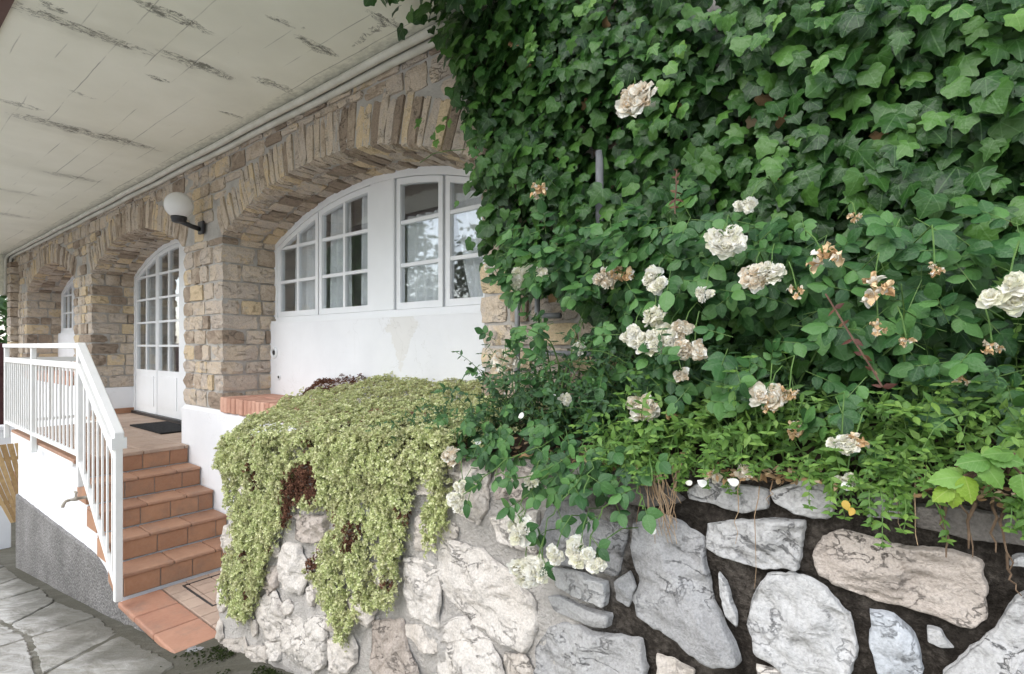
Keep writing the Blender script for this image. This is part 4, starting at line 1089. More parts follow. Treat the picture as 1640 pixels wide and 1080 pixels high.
# the rough grey wainscot: level along the landing, swept down beside the lowest step
wp = [(-7.415, -1.525), (-6.0, -1.51), (-4.95, -1.495), (-4.72, -1.50), (-4.55, -1.535), (-4.40, -1.59), (-4.26, -1.65), (-4.14, -1.72), (-4.03, -1.80)]
v = []; f = []
for i in range(60):
    x = -7.415 + (-4.025+7.415)*i/59
    for (a, za), (c, zb) in zip(wp, wp[1:]):
        if a - 1e-6 <= x <= c + 1e-6: z = za + (zb-za)*(x-a)/(c-a)
    z += .006*mn.noise(Vector((x*9, 0, 0)))
    v += [(x, YO+.003, gz(x)-.15), (x, YO+.001, z-.01), (x, YO+.012, z), (x, YO+.03, z)]
    if i:
        for k in range(3): f.append(((i-1)*4+k, i*4+k, i*4+k+1, (i-1)*4+k+1))
v += [(-7.415, 1.9, gz(-7.4)-.15), (-7.415, 1.9, -1.525)]
f.append((len(v)-2, 0, 1, len(v)-1))
mesh_obj('pebbledash_wainscot', v, f, M['pebbledash'], stair)
for k in range(5):                                       # each step: riser tiles, tread tiles, mortar bed
    zt = -1.645 + RISE*(k+1); zb = zt - RISE
    xr = NX[k] - .016
    st = MB().box(NX[k]-RUN+.0 if k < 4 else NX[k]-.05, NX[k]-.022, YO+.025, YI-.002, zb+.001, zt-.016).build('step', M['grout'], stair)
    off = rnd.uniform(0, .1)
    ys = [YO+.022] + [YO + off + .2*i for i in range(1, 4)] + [YI-.003]
    for a, d in zip(ys, ys[1:]):
        bevel(MB().box(xr-.008, xr+rnd.uniform(-.001,.0012), a+.003, d-.003, zb+.004, zt-.028).build('riser_tile', M['terracotta'], st), .003)
    off = rnd.uniform(-.04, .06)
    if k < 4:
        ys = [YO] + [YO + off + .27*i for i in range(1, 3)] + [YI-.003]
        for a, d in zip(ys, ys[1:]):
            bevel(MB().box(NX[k]-RUN-.004, NX[k]+.002, a+.003, d-.003, zt-.024, zt+rnd.uniform(-.001,.0015)).build('tread_tile', M['tread'], st), .007, 2)
        MB().box(NX[k]-RUN-.01, xr-.01, YO+.004, YO+.022, zb+.005, zt-.026).build('end_tile', M['terracotta'], st)
ld = MB().box(LX0+.03, NX[4]-.03, YO+.01, YI, ZL-.021, ZL-.012).build('landing', M['grout'], stair)
xs = [LX0] + [LX0 + .31*i for i in range(1, 8)] + [NX[4]+.002]
for i, (a, d) in enumerate(zip(xs, xs[1:])):
    ys = [YO-.02, YO+.13, YO+.13+.31, YO+.13+.62, 2.40]
    for j, (p, q) in enumerate(zip(ys, ys[1:])):
        if j == 3: q = 2.385 if -8.2 < a and d < -5.33 else (YI-.002)
        if i == len(xs)-2 and j == 3: q = YI-.002
        m = M['tread'] if j == 0 or i == len(xs)-2 and j < 0 else M['beige_tile']
        bevel(MB().box(a+.003, d-.003, p+.003, q-.003, ZL-.03 if j else ZL-.032, ZL+rnd.uniform(-.001,.001)).build('landing_tile', m, ld), .004)
for a, d in ((-8.19, -7.86), (-7.857, -7.525)):
    bevel(MB().box(a+.003, d-.003, 1.90, 2.385, ZL-.03, ZL).build('landing_tile', M['beige_tile'], ld), .004)
MB().box(-8.195, -7.40, YI-.05, 2.39, ZL-.10, ZL-.031).build('landing_slab', M['rail_paint'], stair)
# bottom platform: red border, beige field with a tiled manhole lid
pf = MB().box(-4.15, -3.17, YO+.01, YI-.01, -1.735, -1.664).build('platform', M['grout'], stair)
PX = [-4.12, -3.81, -3.50, -3.19]
for a, d in zip(PX, PX[1:]):
    bevel(MB().box(a+.002, d-.002, YO-.02, YO+.225, -1.685, -1.645+rnd.uniform(-.001,.001)).build('border_tile', M['red_tile'], pf), .01, 2)
PX = [-4.12 + .155*i for i in range(7)]
PY = [YO+.23 + .142*i for i in range(4)] + [YI-.01]
for i, (a, d) in enumerate(zip(PX, PX[1:])):
    for (p, q) in zip(PY, PY[1:]):
        bevel(MB().box(a+.003, d-.003, p+.003, q-.003, -1.665, -1.646+rnd.uniform(-.001,.001)).build('platform_tile', M['beige_tile'], pf), .003)
lid = MB()
for (x0, x1, y0, y1) in ((-4.05, -3.58, YO+.33, YO+.342), (-4.05, -3.58, YO+.60, YO+.612), (-4.05, -4.038, YO+.342, YO+.60), (-3.592, -3.58, YO+.342, YO+.60)):
    lid.box(x0, x1, y0, y1, -1.66, -1.6425)
lid.build('manhole_rim', M['black_iron'], pf)
rg = MB(); n = 26; v = []; f = []
for i in range(n+1):                                     # rough concrete footing under the platform
    x = -4.2 + 1.0*i/n
    for j in range(6):
        z = gz(x)-.1 + (-1.69 - gz(x)+.1)*j/5
        v.append((x, YO+.02 - .03*(5-j)/5 + .02*mn.noise(Vector((x*9, z*9, 0))), z))
    if i:
        for j in range(5): f.append(((i-1)*6+j, i*6+j, i*6+j+1, (i-1)*6+j+1))
mesh_obj('footing', v, f, M['rw_mortar'] if False else M['pebbledash'], stair, True)
v = []; f = []
for i in range(n+1):
    y = YO + .6*i/n
    for j in range(6):
        z = -1.85 + (.16)*j/5
        v.append((-3.19 + .03*(5-j)/5 + .02*mn.noise(Vector((y*9, z*9, 3))), y, z))
    if i:
        for j in range(5): f.append(((i-1)*6+j, i*6+j, i*6+j+1, (i-1)*6+j+1))
mesh_obj('footing', v, f, M['pebbledash'], stair, True)
# loose dark stones under the front corner of the platform
def cobble(x, y, z, s, seed, m, parent=None, name='stone', flat=.7):
    bm = bmesh.new(); bmesh.ops.create_icosphere(bm, subdivisions=3, radius=1)
    for w in bm.verts:
        p = w.co.copy(); k = 1 + .28*mn.noise(p*1.1+Vector((seed,0,0))) + .12*mn.noise(p*3+Vector((0,seed,0)))
        w.co = Vector((p.x*k*s, p.y*k*s*.85, p.z*k*s*flat))
    me = bpy.data.meshes.new(name); bm.to_mesh(me); bm.free(); me.materials.append(m)
    o = bpy.data.objects.new(name, me); place(o, (x, y, z), parent); return o
tag(cobble(-3.13, 1.20, -1.69, .085, 3, M['wall_g'], None, 'loose_stone'), 'dark rounded stone wedged under the corner of the bottom platform', 'stone')

# ---------------------------------------------------------------- railing
rail = thing('railing', (-5.5, YO-.02, -0.95), 'cream painted metal railing with flat bars along landing and stairs', 'railing')
RY = YO - 0.045
RP = M['rail_paint']
def bar(x0, z0, x1, z1, h, w, y=RY):
    """sloping rectangular bar with vertical ends; h upright depth, w thickness"""
    b = MB()
    return b.add([(x0,y-w/2,z0-h/2),(x1,y-w/2,z1-h/2),(x1,y+w/2,z1-h/2),(x0,y+w/2,z0-h/2),(x0,y-w/2,z0+h/2),(x1,y-w/2,z1+h/2),(x1,y+w/2,z1+h/2),(x0,y+w/2,z0+h/2)],
                 [(0,3,2,1),(4,5,6,7),(0,1,5,4),(1,2,6,5),(2,3,7,6),(3,0,4,7)])
XA, XB, XE = -7.56, -4.86, -4.02
SL = (-.56 - .0)/(XE - XB)
def post(x, y, z0, z1, s=.040):
    bevel(MB().box(x-s/2, x+s/2, y-s/2, y+s/2, z0, z1).build('post', RP, rail), .004)
post(XA, RY, -.955, -.02); post(-6.34, RY, -.955, -.02); post(XB, RY, -1.02, -.02); post(XE, RY, -1.60, -.62, .042)
bevel(bar(XA-.04, .0, XB+.012, .0, .040, .055).build('handrail', RP, rail), .005)
bevel(bar(XB+.012, -.004, XE+.025, -.004+SL*(XE+.013-XB), .060, .055).build('handrail', RP, rail), .005)
bevel(bar(XA, -.145, XB, -.145, .048, .035).build('rail', RP, rail), .003)
bevel(bar(XB, -.145, XE+.02, -.145+SL*(XE+.02-XB), .062, .035).build('rail', RP, rail), .003)
bevel(bar(XA, -.79, XB, -.79, .03, .03).build('rail', RP, rail), .003)
bevel(bar(XB, -.835, XE, -.835+SL*(XE-XB)-.14, .035, .03).build('rail', RP, rail), .003)
MB().box(XE-.027, XE+.027, RY-.04, RY+.04, -.645, -.575).build('post_cap', RP, rail)
bal0 = None
def baluster(x, y, z0, z1):
    bevel(MB().box(x-.009, x+.009, y-.006, y+.006, z0, z1).build('baluster', RP, rail), .002)
for (a, d, n) in ((XA, -6.34, 13), (-6.34, XB, 13)):
    for k in range(1, n):
        baluster(a+(d-a)*k/n, RY, -.78, -.165)
for k in range(1, 8):
    x = XB + (XE-XB)*k/8
    baluster(x, RY, -.835+(SL*(XE-XB)-.14)*(x-XB)/(XE-XB), -.16+SL*(x-XB))
post(XA, 1.73, -.955, .02)
# return towards the house wall at the far end
def ybar(y0, y1, z, h, w):
    return MB().box(XA-w/2, XA+w/2, y0, y1, z-h/2, z+h/2)
bevel(ybar(RY+.022, 1.71, 0, .042, .06).build('handrail', RP, rail), .004)
ybar(RY+.022, 1.71, -.145, .048, .035).build('rail', RP, rail); ybar(RY+.022, 1.71, -.79, .03, .03).build('rail', RP, rail)
for k in range(1, 7): baluster(XA, RY + (1.71-RY)*k/7, -.78, -.165)

# ---------------------------------------------------------------- things by the door and on the walls
tag(bevel(MB().box(-6.85, -5.95, 1.97, 2.33, ZL+.001, ZL+.016).build('doormat', M['mat'], None), .004), 'black rubber doormat lying in front of the white glazed door', 'doormat')
tap = thing('garden_tap', (-4.93, YO, -1.12), 'small brass garden tap on the white side wall of the stairs', 'tap')
tb = MB(); tb.lathe((-4.93, YO+.02, -1.12), [(.022, 0), (.022, -.012), (.011, -.014), (.011, -.06), (.015, -.062), (.015, -.085), (.011, -.09), (.010, -.12)], 14, 'Y')
tb.build('tap_body', M['brass'], tap, True)
MB().tube([(-4.93, YO-.09, -1.12), (-4.93, YO-.115, -1.125), (-4.93, YO-.128, -1.15), (-4.93, YO-.13, -1.165)], .011, 10).build('spout', M['brass'], tap, True)
MB().tube([(-4.93, YO-.055, -1.11), (-4.93, YO-.055, -1.075)], .007).box(-4.96, -4.90, YO-.062, YO-.048, -1.076, -1.066).build('handle', M['brass'], tap)

lamp = thing('wall_lamp', (-4.93, 1.95, 1.0), 'white globe wall lamp on a black arm between the arches', 'lamp')
lb = MB().box(-4.975, -4.885, 1.925, 1.95, .955, 1.065)
bevel(lb.build('bracket', M['black_iron'], lamp), .006)
MB().tube([(-4.93, 1.93, .995), (-4.93, 1.86, 1.01), (-4.93, 1.78, 1.035)], .020, 10).build('arm', M['black_iron'], lamp, True)
MB().lathe((-4.93, 1.765, 1.02), [(.03, 0), (.052, .008), (.056, .03), (.06, .034), (.06, .052), (.048, .056)], 24).build('holder', M['black_iron'], lamp, True)
bm = bmesh.new(); bmesh.ops.create_uvsphere(bm, u_segments=32, v_segments=20, radius=.109)
me = bpy.data.meshes.new('globe'); bm.to_mesh(me); bm.free(); me.polygons.foreach_set('use_smooth', [True]*len(me.polygons)); me.materials.append(M['globe'])
place(bpy.data.objects.new('globe', me), (-4.93, 1.765, 1.165), lamp)

dp = thing('downpipe', (-1.03, 1.84, -.4), 'thick grey zinc downpipe half hidden among the ivy leaves', 'downpipe')
MB().tube([(-1.03, 1.85, .76), (-1.03, 1.845, .1), (-1.03, 1.845, -.4)], .0155, 14).build('pipe', M['zinc'], dp, True)
for z in (): MB().lathe((-1.03, 1.835, z), [(.025, -.02), (.026, .02)], 14).build('collar', M['zinc'], dp, True)
for i, (x, lab) in enumerate(((-1.475, 'thin grey pipe on the right stone pier, next to the white window panel'), (-1.365, 'thin grey pipe with an elbow, between the pier stones and the ivy'))):
    p = thing('service_pipe', (x, 1.90, -.3), lab, 'pipe', 'thin pipes on the stone pier')
    if i == 0: pts = [(x, 1.90, .36), (x, 1.90, .0), (x, 1.90, -.25)]
    else: pts = [(x, 1.90, .36), (x, 1.90, .15), (x+.004, 1.90, .138), (x+.016, 1.90, .13), (x+.12, 1.90, .128)]
    MB().tube(pts, .0125, 10).build('pipe', M['zinc'], p, True)
    MB().lathe((x, 1.90, .22), [(.017, -.008), (.017, .008)], 10).build('clip', M['zinc'], p)
hp = thing('conduit', (-1.1, 1.88, -.03), 'dark horizontal conduit crossing behind the small leaves at the pier foot', 'pipe')
MB().tube([(-1.40, 1.88, -.03), (-.80, 1.88, -.035)], .012, 10).build('pipe', M['zinc'], hp, True)

# ---------------------------------------------------------------- far left: slats, fence, tree
sc_ = thing('slat_screen', (-8.3, 1.0, -2.4), 'leaning screen of warm brown wooden slats beyond the landing', 'screen')
for k in range(9):
    x = -8.25 + .03*k*0; 
    a = (-8.35, .93 + .062*k, -1.13)
    bb = (-8.30, 1.25 + .030*k, -2.03)
    b = MB(); w = .026
    b.add([(a[0],a[1]-w,a[2]),(a[0],a[1]+w,a[2]),(bb[0],bb[1]+w*.55,bb[2]),(bb[0],bb[1]-w*.55,bb[2]),(a[0]-.02,a[1]-w,a[2]),(a[0]-.02,a[1]+w,a[2]),(bb[0]-.02,bb[1]+w*.55,bb[2]),(bb[0]-.02,bb[1]-w*.55,bb[2])],
          [(0,1,2,3),(7,6,5,4),(0,4,5,1),(1,5,6,2),(2,6,7,3),(3,7,4,0)])
    b.build('slat', M['wood_slat'], sc_)
for z in (-1.3, -1.8): MB().box(-8.37, -8.352, .95, 1.55, z-.02, z+.02).build('crossbar', M['wood_slat'], sc_)
gp = thing('gate_post', (-9.2, 1.2, -2.6), 'white square post standing beyond the end of the landing', 'post')
bevel(MB().box(-9.25, -9.10, 1.18, 1.36, -2.7, -1.05).build('shaft', M['plaster'], gp), .01)
MB().box(-9.28, -9.07, 1.15, 1.39, -1.05, -1.0).build('cap', M['plaster'], gp)
fr_ = thing('side_railing', (-9.0, 1.0, -1.9), 'white sloping handrail seen past the end of the landing', 'railing')
MB().tube([(-8.3, 1.02, -.35), (-9.3, 1.02, -1.05)], .022, 8).build('handrail', RP, fr_)
MB().tube([(-8.3, 1.02, -.35), (-8.3, 1.02, -1.2)], .018, 8).build('post', RP, fr_)
fence = thing('board_fence', (-16, 2.4, -2.7), 'dark red board fence in the distance left of the house', 'fence')
for k in range(36):
    y = -1.2 + .16*k
    MB().box(-16.0+rnd.uniform(-.006,.006), -15.97, y+.004, y+.152, -2.8, .06).build('board', M['dark_red'], fence)
MB().box(-15.97, -15.93, -1.2, 4.56, -.6, -.5).build('rail', M['dark_red'], fence)
steps = thing('garden_steps', (-10.5, .9, -2.6), 'low red brick steps on the sloping ground past the house', 'steps')
for k in range(3):
    MB().box(-10.9-.4*k-.4, -10.9-.4*k, .1, 2.0, -2.7, -2.42+.16*k).build('step', M['far_brick'], steps)
# ---------------------------------------------------------------- plants
def leaf_tpl(pairs, fold=.25, curl=.25, wave=0.0, seed=0):
    """pairs: (y on midrib, x of margin, y of margin) from base to tip; unit length along +y, face +z"""
    V = []; UV = []; F = []
    n = len(pairs)
    for (ym, x, y) in pairs:
        for sx in (-1, 0, 1):
            px, py = (sx*x, y) if sx else (0.0, ym)
            w = wave*math.sin(py*9 + seed + sx)*abs(px)
            V.append((px, py, -fold*abs(px)**1.15 - curl*py*py + w)); UV.append((px, py))
    for i in range(n-1):
        a, b = 3*i, 3*(i+1)
        F += [(a, a+1, b+1, b), (a+1, a+2, b+2, b+1)]
    return np.array(V), F, np.array(UV)
def smooth_tpl(pairs, n=2):
    """Chaikin-like densify of margin so that lobes are round"""
    for _ in range(n-1):
        out = [pairs[0]]
        for p, q in zip(pairs, pairs[1:]):
            out.append(tuple(.75*p[i]+.25*q[i] for i in range(3))); out.append(tuple(.25*p[i]+.75*q[i] for i in range(3)))
        out.append(pairs[-1]); pairs = out
    return pairs
IV_A = smooth_tpl([(0,.02,-.02),(.02,.22,-.22),(.06,.46,-.17),(.11,.64,.00),(.19,.52,.20),(.27,.44,.27),(.34,.56,.40),(.42,.66,.56),(.5,.42,.60),(.58,.27,.61),(.70,.24,.73),(.86,.14,.92),(1,.004,1.04)])
IV_B = smooth_tpl([(0,.02,-.02),(.02,.28,-.20),(.08,.50,-.10),(.16,.58,.10),(.26,.55,.28),(.36,.64,.46),(.46,.48,.58),(.58,.34,.66),(.74,.24,.82),(.88,.12,.95),(1,.004,1.0)])
IV_C = smooth_tpl([(0,.02,-.02),(.02,.22,-.16),(.08,.40,-.12),(.14,.62,.12),(.22,.40,.26),(.30,.32,.32),(.40,.50,.54),(.48,.30,.58),(.62,.20,.66),(.8,.15,.86),(1,.004,1.08)])
IVY_T = [leaf_tpl(P, f, c, .09, s) for P, f, c, s in ((IV_A,.18,.30,0),(IV_A,.40,.12,2),(IV_B,.12,.40,1),(IV_B,.32,.2,4),(IV_B,-.15,.35,6),(IV_C,.22,.25,3))]
ROSE_T = [leaf_tpl([(0,.01,0),(.08,.17,.05),(.22,.31,.18),(.42,.37,.40),(.62,.32,.62),(.8,.19,.82),(.93,.07,.95),(1,.003,1.0)], f, c, .08, s) for f, c, s in ((.25,.2,0),(.45,.05,2),(.1,.35,4))]
WEED_T = [leaf_tpl([(0,.01,0),(.15,.15,.12),(.35,.25,.33),(.6,.20,.6),(.82,.09,.84),(1,.003,1.0)], f, c, .05, s) for f, c, s in ((.3,.25,0),(.15,.45,2))]
def serr(n=13):
    P = [(0, .01, 0)]
    for i in range(1, n):
        t = i/n; w = .40*math.sin(math.pi*t**.75)**.8
        P.append((t, w*(1.06 if i % 2 else .95), t + (.02 if i % 2 else -.012)))
    return P + [(1, .003, 1.02)]
BROAD_T = [leaf_tpl(serr(), .22, .25, .06, 0), leaf_tpl(serr(), .12, .4, .08, 2)]
def blade(w, fold=.2, curl=.3): return leaf_tpl([(0,.01,0),(.5,w,.5),(1,.004,1)], fold, curl)
def orient(tip, nrm):
    y = Vector(tip).normalized(); z = Vector(nrm); z = (z - y*z.dot(y))
    z = z.normalized() if z.length > 1e-5 else y.orthogonal().normalized()
    x = y.cross(z)
    return np.array([[x.x, y.x, z.x], [x.y, y.y, z.y], [x.z, y.z, z.z]])
class Leaves:
    def __init__(s): s.items = []                       # (template index, R, loc, size)
    def add(s, k, R, loc, size): s.items.append((k, R, np.array(loc, dtype=float), size))
def join_leaves(name, items, T, m, parent, smooth=True):
    V = []; F = []; U = []; b = 0
    for (k, R, loc, size) in items:
        v, f, u = T[k]
        V.append((v*size) @ R.T + loc); U.append(u)
        F += [tuple(i + b for i in q) for q in f]; b += len(v)
    o = mesh_obj(name, np.concatenate(V), F, m, parent, smooth, np.concatenate(U))
    return tag(o, kind='stuff')
def single_leaves(name, items, T, m, parent):
    """leaves big enough to pick apart: one object each, sharing the leaf meshes"""
    meshes = {}
    for (k, R, loc, size) in items:
        if k not in meshes:
            v, f, u = T[k]
            me = bpy.data.meshes.new(name); me.from_pydata(v.tolist(), [], f)
            l = me.uv_layers.new(name='UVMap'); idx = np.empty(len(me.loops), dtype=np.int32)
            me.loops.foreach_get('vertex_index', idx); l.data.foreach_set('uv', u[idx].astype(np.float32).ravel())
            me.polygons.foreach_set('use_smooth', [True]*len(me.polygons)); me.materials.append(m); meshes[k] = me
        o = bpy.data.objects.new(name, meshes[k])
        Mx = Matrix([list(R[i]*size) + [0] for i in range(3)] + [[0, 0, 0, 1]])
        p = Vector(loc) - WLOC[parent.name]
        Mx.translation = p
        o.matrix_basis = Mx
        link(o, parent)
SC_, CC_ = math.sin(math.radians(38.4)), math.cos(math.radians(38.4))
def in_frame(p):
    d = -SC_*p[0] + CC_*p[1]
    if d < .2: return None
    x = 820 + 857*(CC_*p[0] + SC_*p[1])/d; y = 554 - 857*p[2]/d
    return d if -30 < x < 1670 and -30 < y < 1110 else None
def split_big(items, n=300, zone=None):
    sc = []
    for i, it in enumerate(items):
        d = in_frame(it[2]); sc.append((it[3]/d if d else 0, i))
    sc.sort(reverse=True)
    big = {i for s_, i in sc[:n] if s_ > 0}
    return [items[i] for i in sorted(big)], [it for i, it in enumerate(items) if i not in big]
g = rnd.gauss; U_ = rnd.uniform

# ---- ivy over the right part of the house front
ivy = thing('ivy', (-.4, 1.95, -.3), 'dense dark green ivy covering the right part of the house front up to the ceiling', 'ivy')
def ysurf(x, z):
    y = 1.80 + .075*mn.noise(Vector((x*2.1, z*2.1, 5))) + .03*mn.noise(Vector((x*6, z*6, 1)))
    if x < -1.35: y += min(.10, (-1.35 - x)*.22)
    return y - .05*max(0, z-.6)
outer = []; inner = []
for layer in range(5):
    st = (.042, .045, .050, .056, .05)[layer]
    z = -.34
    while z < 2.15:
        x = -2.15
        while x < 1.75:
            px, pz = x + U_(-.5, .5)*st, z + U_(-.5, .5)*st
            edge = U_(0, .05)
            if inpoly(px + edge, min(pz, 1.76 if px < -1.7 else pz), IVY) or (pz >= 1.70 and px > -1.6):
                if not (pz < .12 and U_(0, 1) < (.12 - pz)*1.2 and layer == 0):
                    clump = mn.noise(Vector((px*4.5, pz*4.5, layer*7)))
                    if not (layer < 2 and clump < (-.06, -.20)[layer]):
                        y = ysurf(px, pz) + layer*.050 - .03 + g(0, .022) - .045*clump
                        size = U_(.036, .060)*(1 + .10*(px > -.3)*U_(0, 1))*(1.35 if U_(0, 1) < .12 else 1)
                        if layer > 1: size *= 1.05
                        tilt = U_(.15, .9) if layer < 2 else U_(-.1, .6)
                        R = orient((g(0, .65), U_(-.85, -.05), -1), (g(0, .50), -1, tilt))
                        (outer if layer < 2 else inner).append((rnd.randrange(len(IVY_T)), R, np.array((px, min(y, 1.945), pz + size*.5)), size))
            x += st
        z += st
# leaves that reach along the ceiling and its end
for i in range(170):
    x = -1.98 + .75*rnd.random()**.7; y = U_(1.30, 1.90) + (.12 if x < -1.75 else 0); zz = U_(1.38, 1.60)
    if x < -1.75 and zz < 1.48 and U_(0, 1) < .7: zz = U_(1.5, 1.61)
    y = min(y, 1.9)
    outer.append((rnd.randrange(len(IVY_T)), orient((g(-.3, .6), g(-.4, .4), -.7), (g(-.1, .4), -1, g(-.1, .4))), np.array((x, y, zz)), U_(.045, .075)))
for i in range(1500):                                     # leaf layer added close to the wall to darken the gaps
    x, z = U_(-1.15, 1.7), U_(-.3, 2.1)
    inner.append((rnd.randrange(len(IVY_T)), orient((g(0, .6), -.1, -1), (g(0, .3), -1, U_(-.2, .3))), np.array((x, 1.95, z)), U_(.06, .085)))
big, rest = split_big(outer, 300)
single_leaves('leaf', big, IVY_T, M['ivy'], ivy)
join_leaves('foliage', rest + inner, IVY_T, M['ivy'], ivy)
dl = []
for i in range(42):
    x, z = U_(-1.6, .45), U_(.15, 1.5)
    dl.append((rnd.randrange(len(IVY_T)), orient((g(0, .6), -.3, -1), (g(0, .6), -1, g(0, .4))), np.array((x, ysurf(x, z) + U_(-.02, .05), z)), U_(.028, .048)))
single_leaves('dead_leaf', dl, IVY_T, M['litter'], ivy)
yl = []
for (p, n) in YOUNG:
    for k in range(n):
        q = (p[0] + g(0, .018)*(n > 1), p[1] + g(0, .012), p[2] + g(0, .018)*(n > 1) + .02)
        q = (q[0], min(q[1], ysurf(q[0], q[2]) - .055) if q[0] > -1.7 else q[1], q[2])
        yl.append((rnd.randrange(len(IVY_T)), orient((g(0, .5), U_(-.6, -.1), -1), (g(0, .3), -1, U_(.2, .8))), np.array(q), U_(.028, .046)))
single_leaves('young_leaf', yl, IVY_T, M['ivy_young'], ivy)
for i in range(60):
    x = U_(-1.05, 1.6); pts = []
    for k in range(9):
        pts.append((x, 1.955 + g(0, .006), -.35 + .30*k)); x += g(0, .06)
    MB().tube(pts, [.009 - .0007*k for k in range(9)], 5).build('stem', M['ivy_backing'], ivy, True)
MB().tube([(-2.12, 1.90, .96), (-2.0, 1.88, .975), (-1.88, 1.87, .96), (-1.75, 1.85, .93)], .0022, 5).build('tendril', M['stem_green'], ivy)
for i in range(14):
    x = U_(-1.9, -1.4); MB().tube([(x, 1.9, 1.6), (x+g(0,.05), 1.88, 1.45), (x+g(0,.08), 1.86, 1.25)], .002, 4).build('tendril', M['stem_brown'], ivy)

# ---- sedum over the bed edge: nobody could count it
ROS = []
def rosette(seed):
    r = random.Random(seed); V = []; F = []; Uv = []
    n = 9
    for k in range(n):
        a = 2.4*k + r.uniform(-.3, .3); el = .25 + .95*(k/n) + r.uniform(-.1, .1); L = 1.0 - .35*k/n
        d = Vector((math.cos(a)*math.cos(el), math.sin(a)*math.cos(el), math.sin(el))); s = Vector((-math.sin(a), math.cos(a), 0))
        b = len(V); w = .30*L
        V += [tuple(d*.08), tuple(d*L*.6 + s*w), tuple(d*L + Vector((0, 0, -.05))), tuple(d*L*.6 - s*w)]
        Uv += [(0, 0), (.2, .6), (0, 1), (-.2, .6)]
        F.append((b, b+1, b+2, b+3))
    return np.array(V), F, np.array(Uv)
ROS = [rosette(i) for i in range(6)]
live = []; dead = []
def lumps(a, c): return mn.noise(Vector((a*7, c*7, 3)))*.5 + mn.noise(Vector((a*17, c*17, 8)))*.3
for p in SED:
    x0, x1, z0, z1 = bbox(p)
    area = sum(p[i-1][0]*p[i][1]-p[i][0]*p[i-1][1] for i in range(len(p)))/2
    for (x, z) in sample_poly(p, int(abs(area)*17500), .010):
        isdead = any(inpoly(x + g(0, .012), z + g(0, .012), q) for q in DEAD)
        l = lumps(x, z)
        if mn.noise(Vector((x*6, z*6, 21))) > .42 and U_(0, 1) < .7: isdead = True
        if l < -.17 and not isdead and U_(0, 1) < .8: continue
        depth = U_(0, 1)**.6
        h = .010 + (.040 + .085*l)*depth + (.03 if z > ztop(x) - .12 else 0)*depth
        P = wmap(x, z, max(.008, h*(.9 if isdead else 1)))
        R = orient((g(0, 1), -.3, g(.2, .6)), (g(0, .5), -1, .15 + g(0, .55)))
        (dead if isdead else live).append((rnd.randrange(6), R, np.array(P), U_(.010, .019)*(.8 if isdead else 1)))
def sed_left(y): 
    pts = ((1.33, -3.20), (1.45, -3.27), (1.95, -3.50), (2.36, -3.86))
    for (a, c), (d, e) in zip(pts, pts[1:]):
        if y <= d: return c + (e-c)*(y-a)/(d-a)
    return -3.86
for i in range(15500):
    y = 1.33 + 1.03*rnd.random(); xl = sed_left(y)
    x = U_(xl, -1.15)
    t = (y - 1.33)/1.03
    if x > -1.5 and U_(0, 1) < (x + 1.5)/.35: continue
    zb = max(ztop(x) + .02, ztop(x) + (-.26 - ztop(x))*t**.75)
    l = lumps(x, y)
    h = .02 + .085*l + .035*rnd.random()
    ed = min(1, (x - xl)/.12); h = h*ed - .05*(1-ed)*(1 if y < 1.9 else .4)
    isdead = (y > 2.02 and x < -3.05 - (2.36-y)*.3 + g(0, .06)) 
    if y < 1.50 and any(inpoly(x + g(0, .012), zb - .02 + g(0, .02), q) for q in DEAD): isdead = True
    z = zb + max(-.03, h) + (-.03 if isdead and y > 1.6 else 0)
    R = orient((g(0, 1), g(0, 1), .1), (g(0, .45), -.55 + g(0, .4), .8))
    (dead if isdead else live).append((rnd.randrange(6), R, np.array((x + g(0, .006), y, z)), U_(.011, .019)*(.8 if isdead else 1)))
for p in SED:                                             # single shoots that trail below the mat
    x0, x1, z0, z1 = bbox(p)
    for k in range(46):
        x = U_(x0, x1); z = z1
        while z > z0 and not inpoly(x, z, p): z -= .02
        while inpoly(x, z, p): z -= .01
        for q in range(rnd.randrange(2, 8)):
            P = wmap(x + g(0, .006), z + .02 - q*.011, U_(.010, .03))
            live.append((rnd.randrange(6), orient((g(0, 1), -.3, g(0, .6)), (g(0, .6), -1, g(0, .6))), np.array(P), U_(.008, .013)))
o = join_leaves('sedum', live, ROS, M['sedum'], None, False)
tag(o, 'pale yellow green sedum mat spilling over the wall below the window', 'sedum', None, 'stuff')
o = join_leaves('dead_sedum', dead, ROS, M['sedum_dead'], None, False)
tag(o, 'dry red brown patches of sedum in and behind the green mat', 'dead sedum', None, 'stuff')

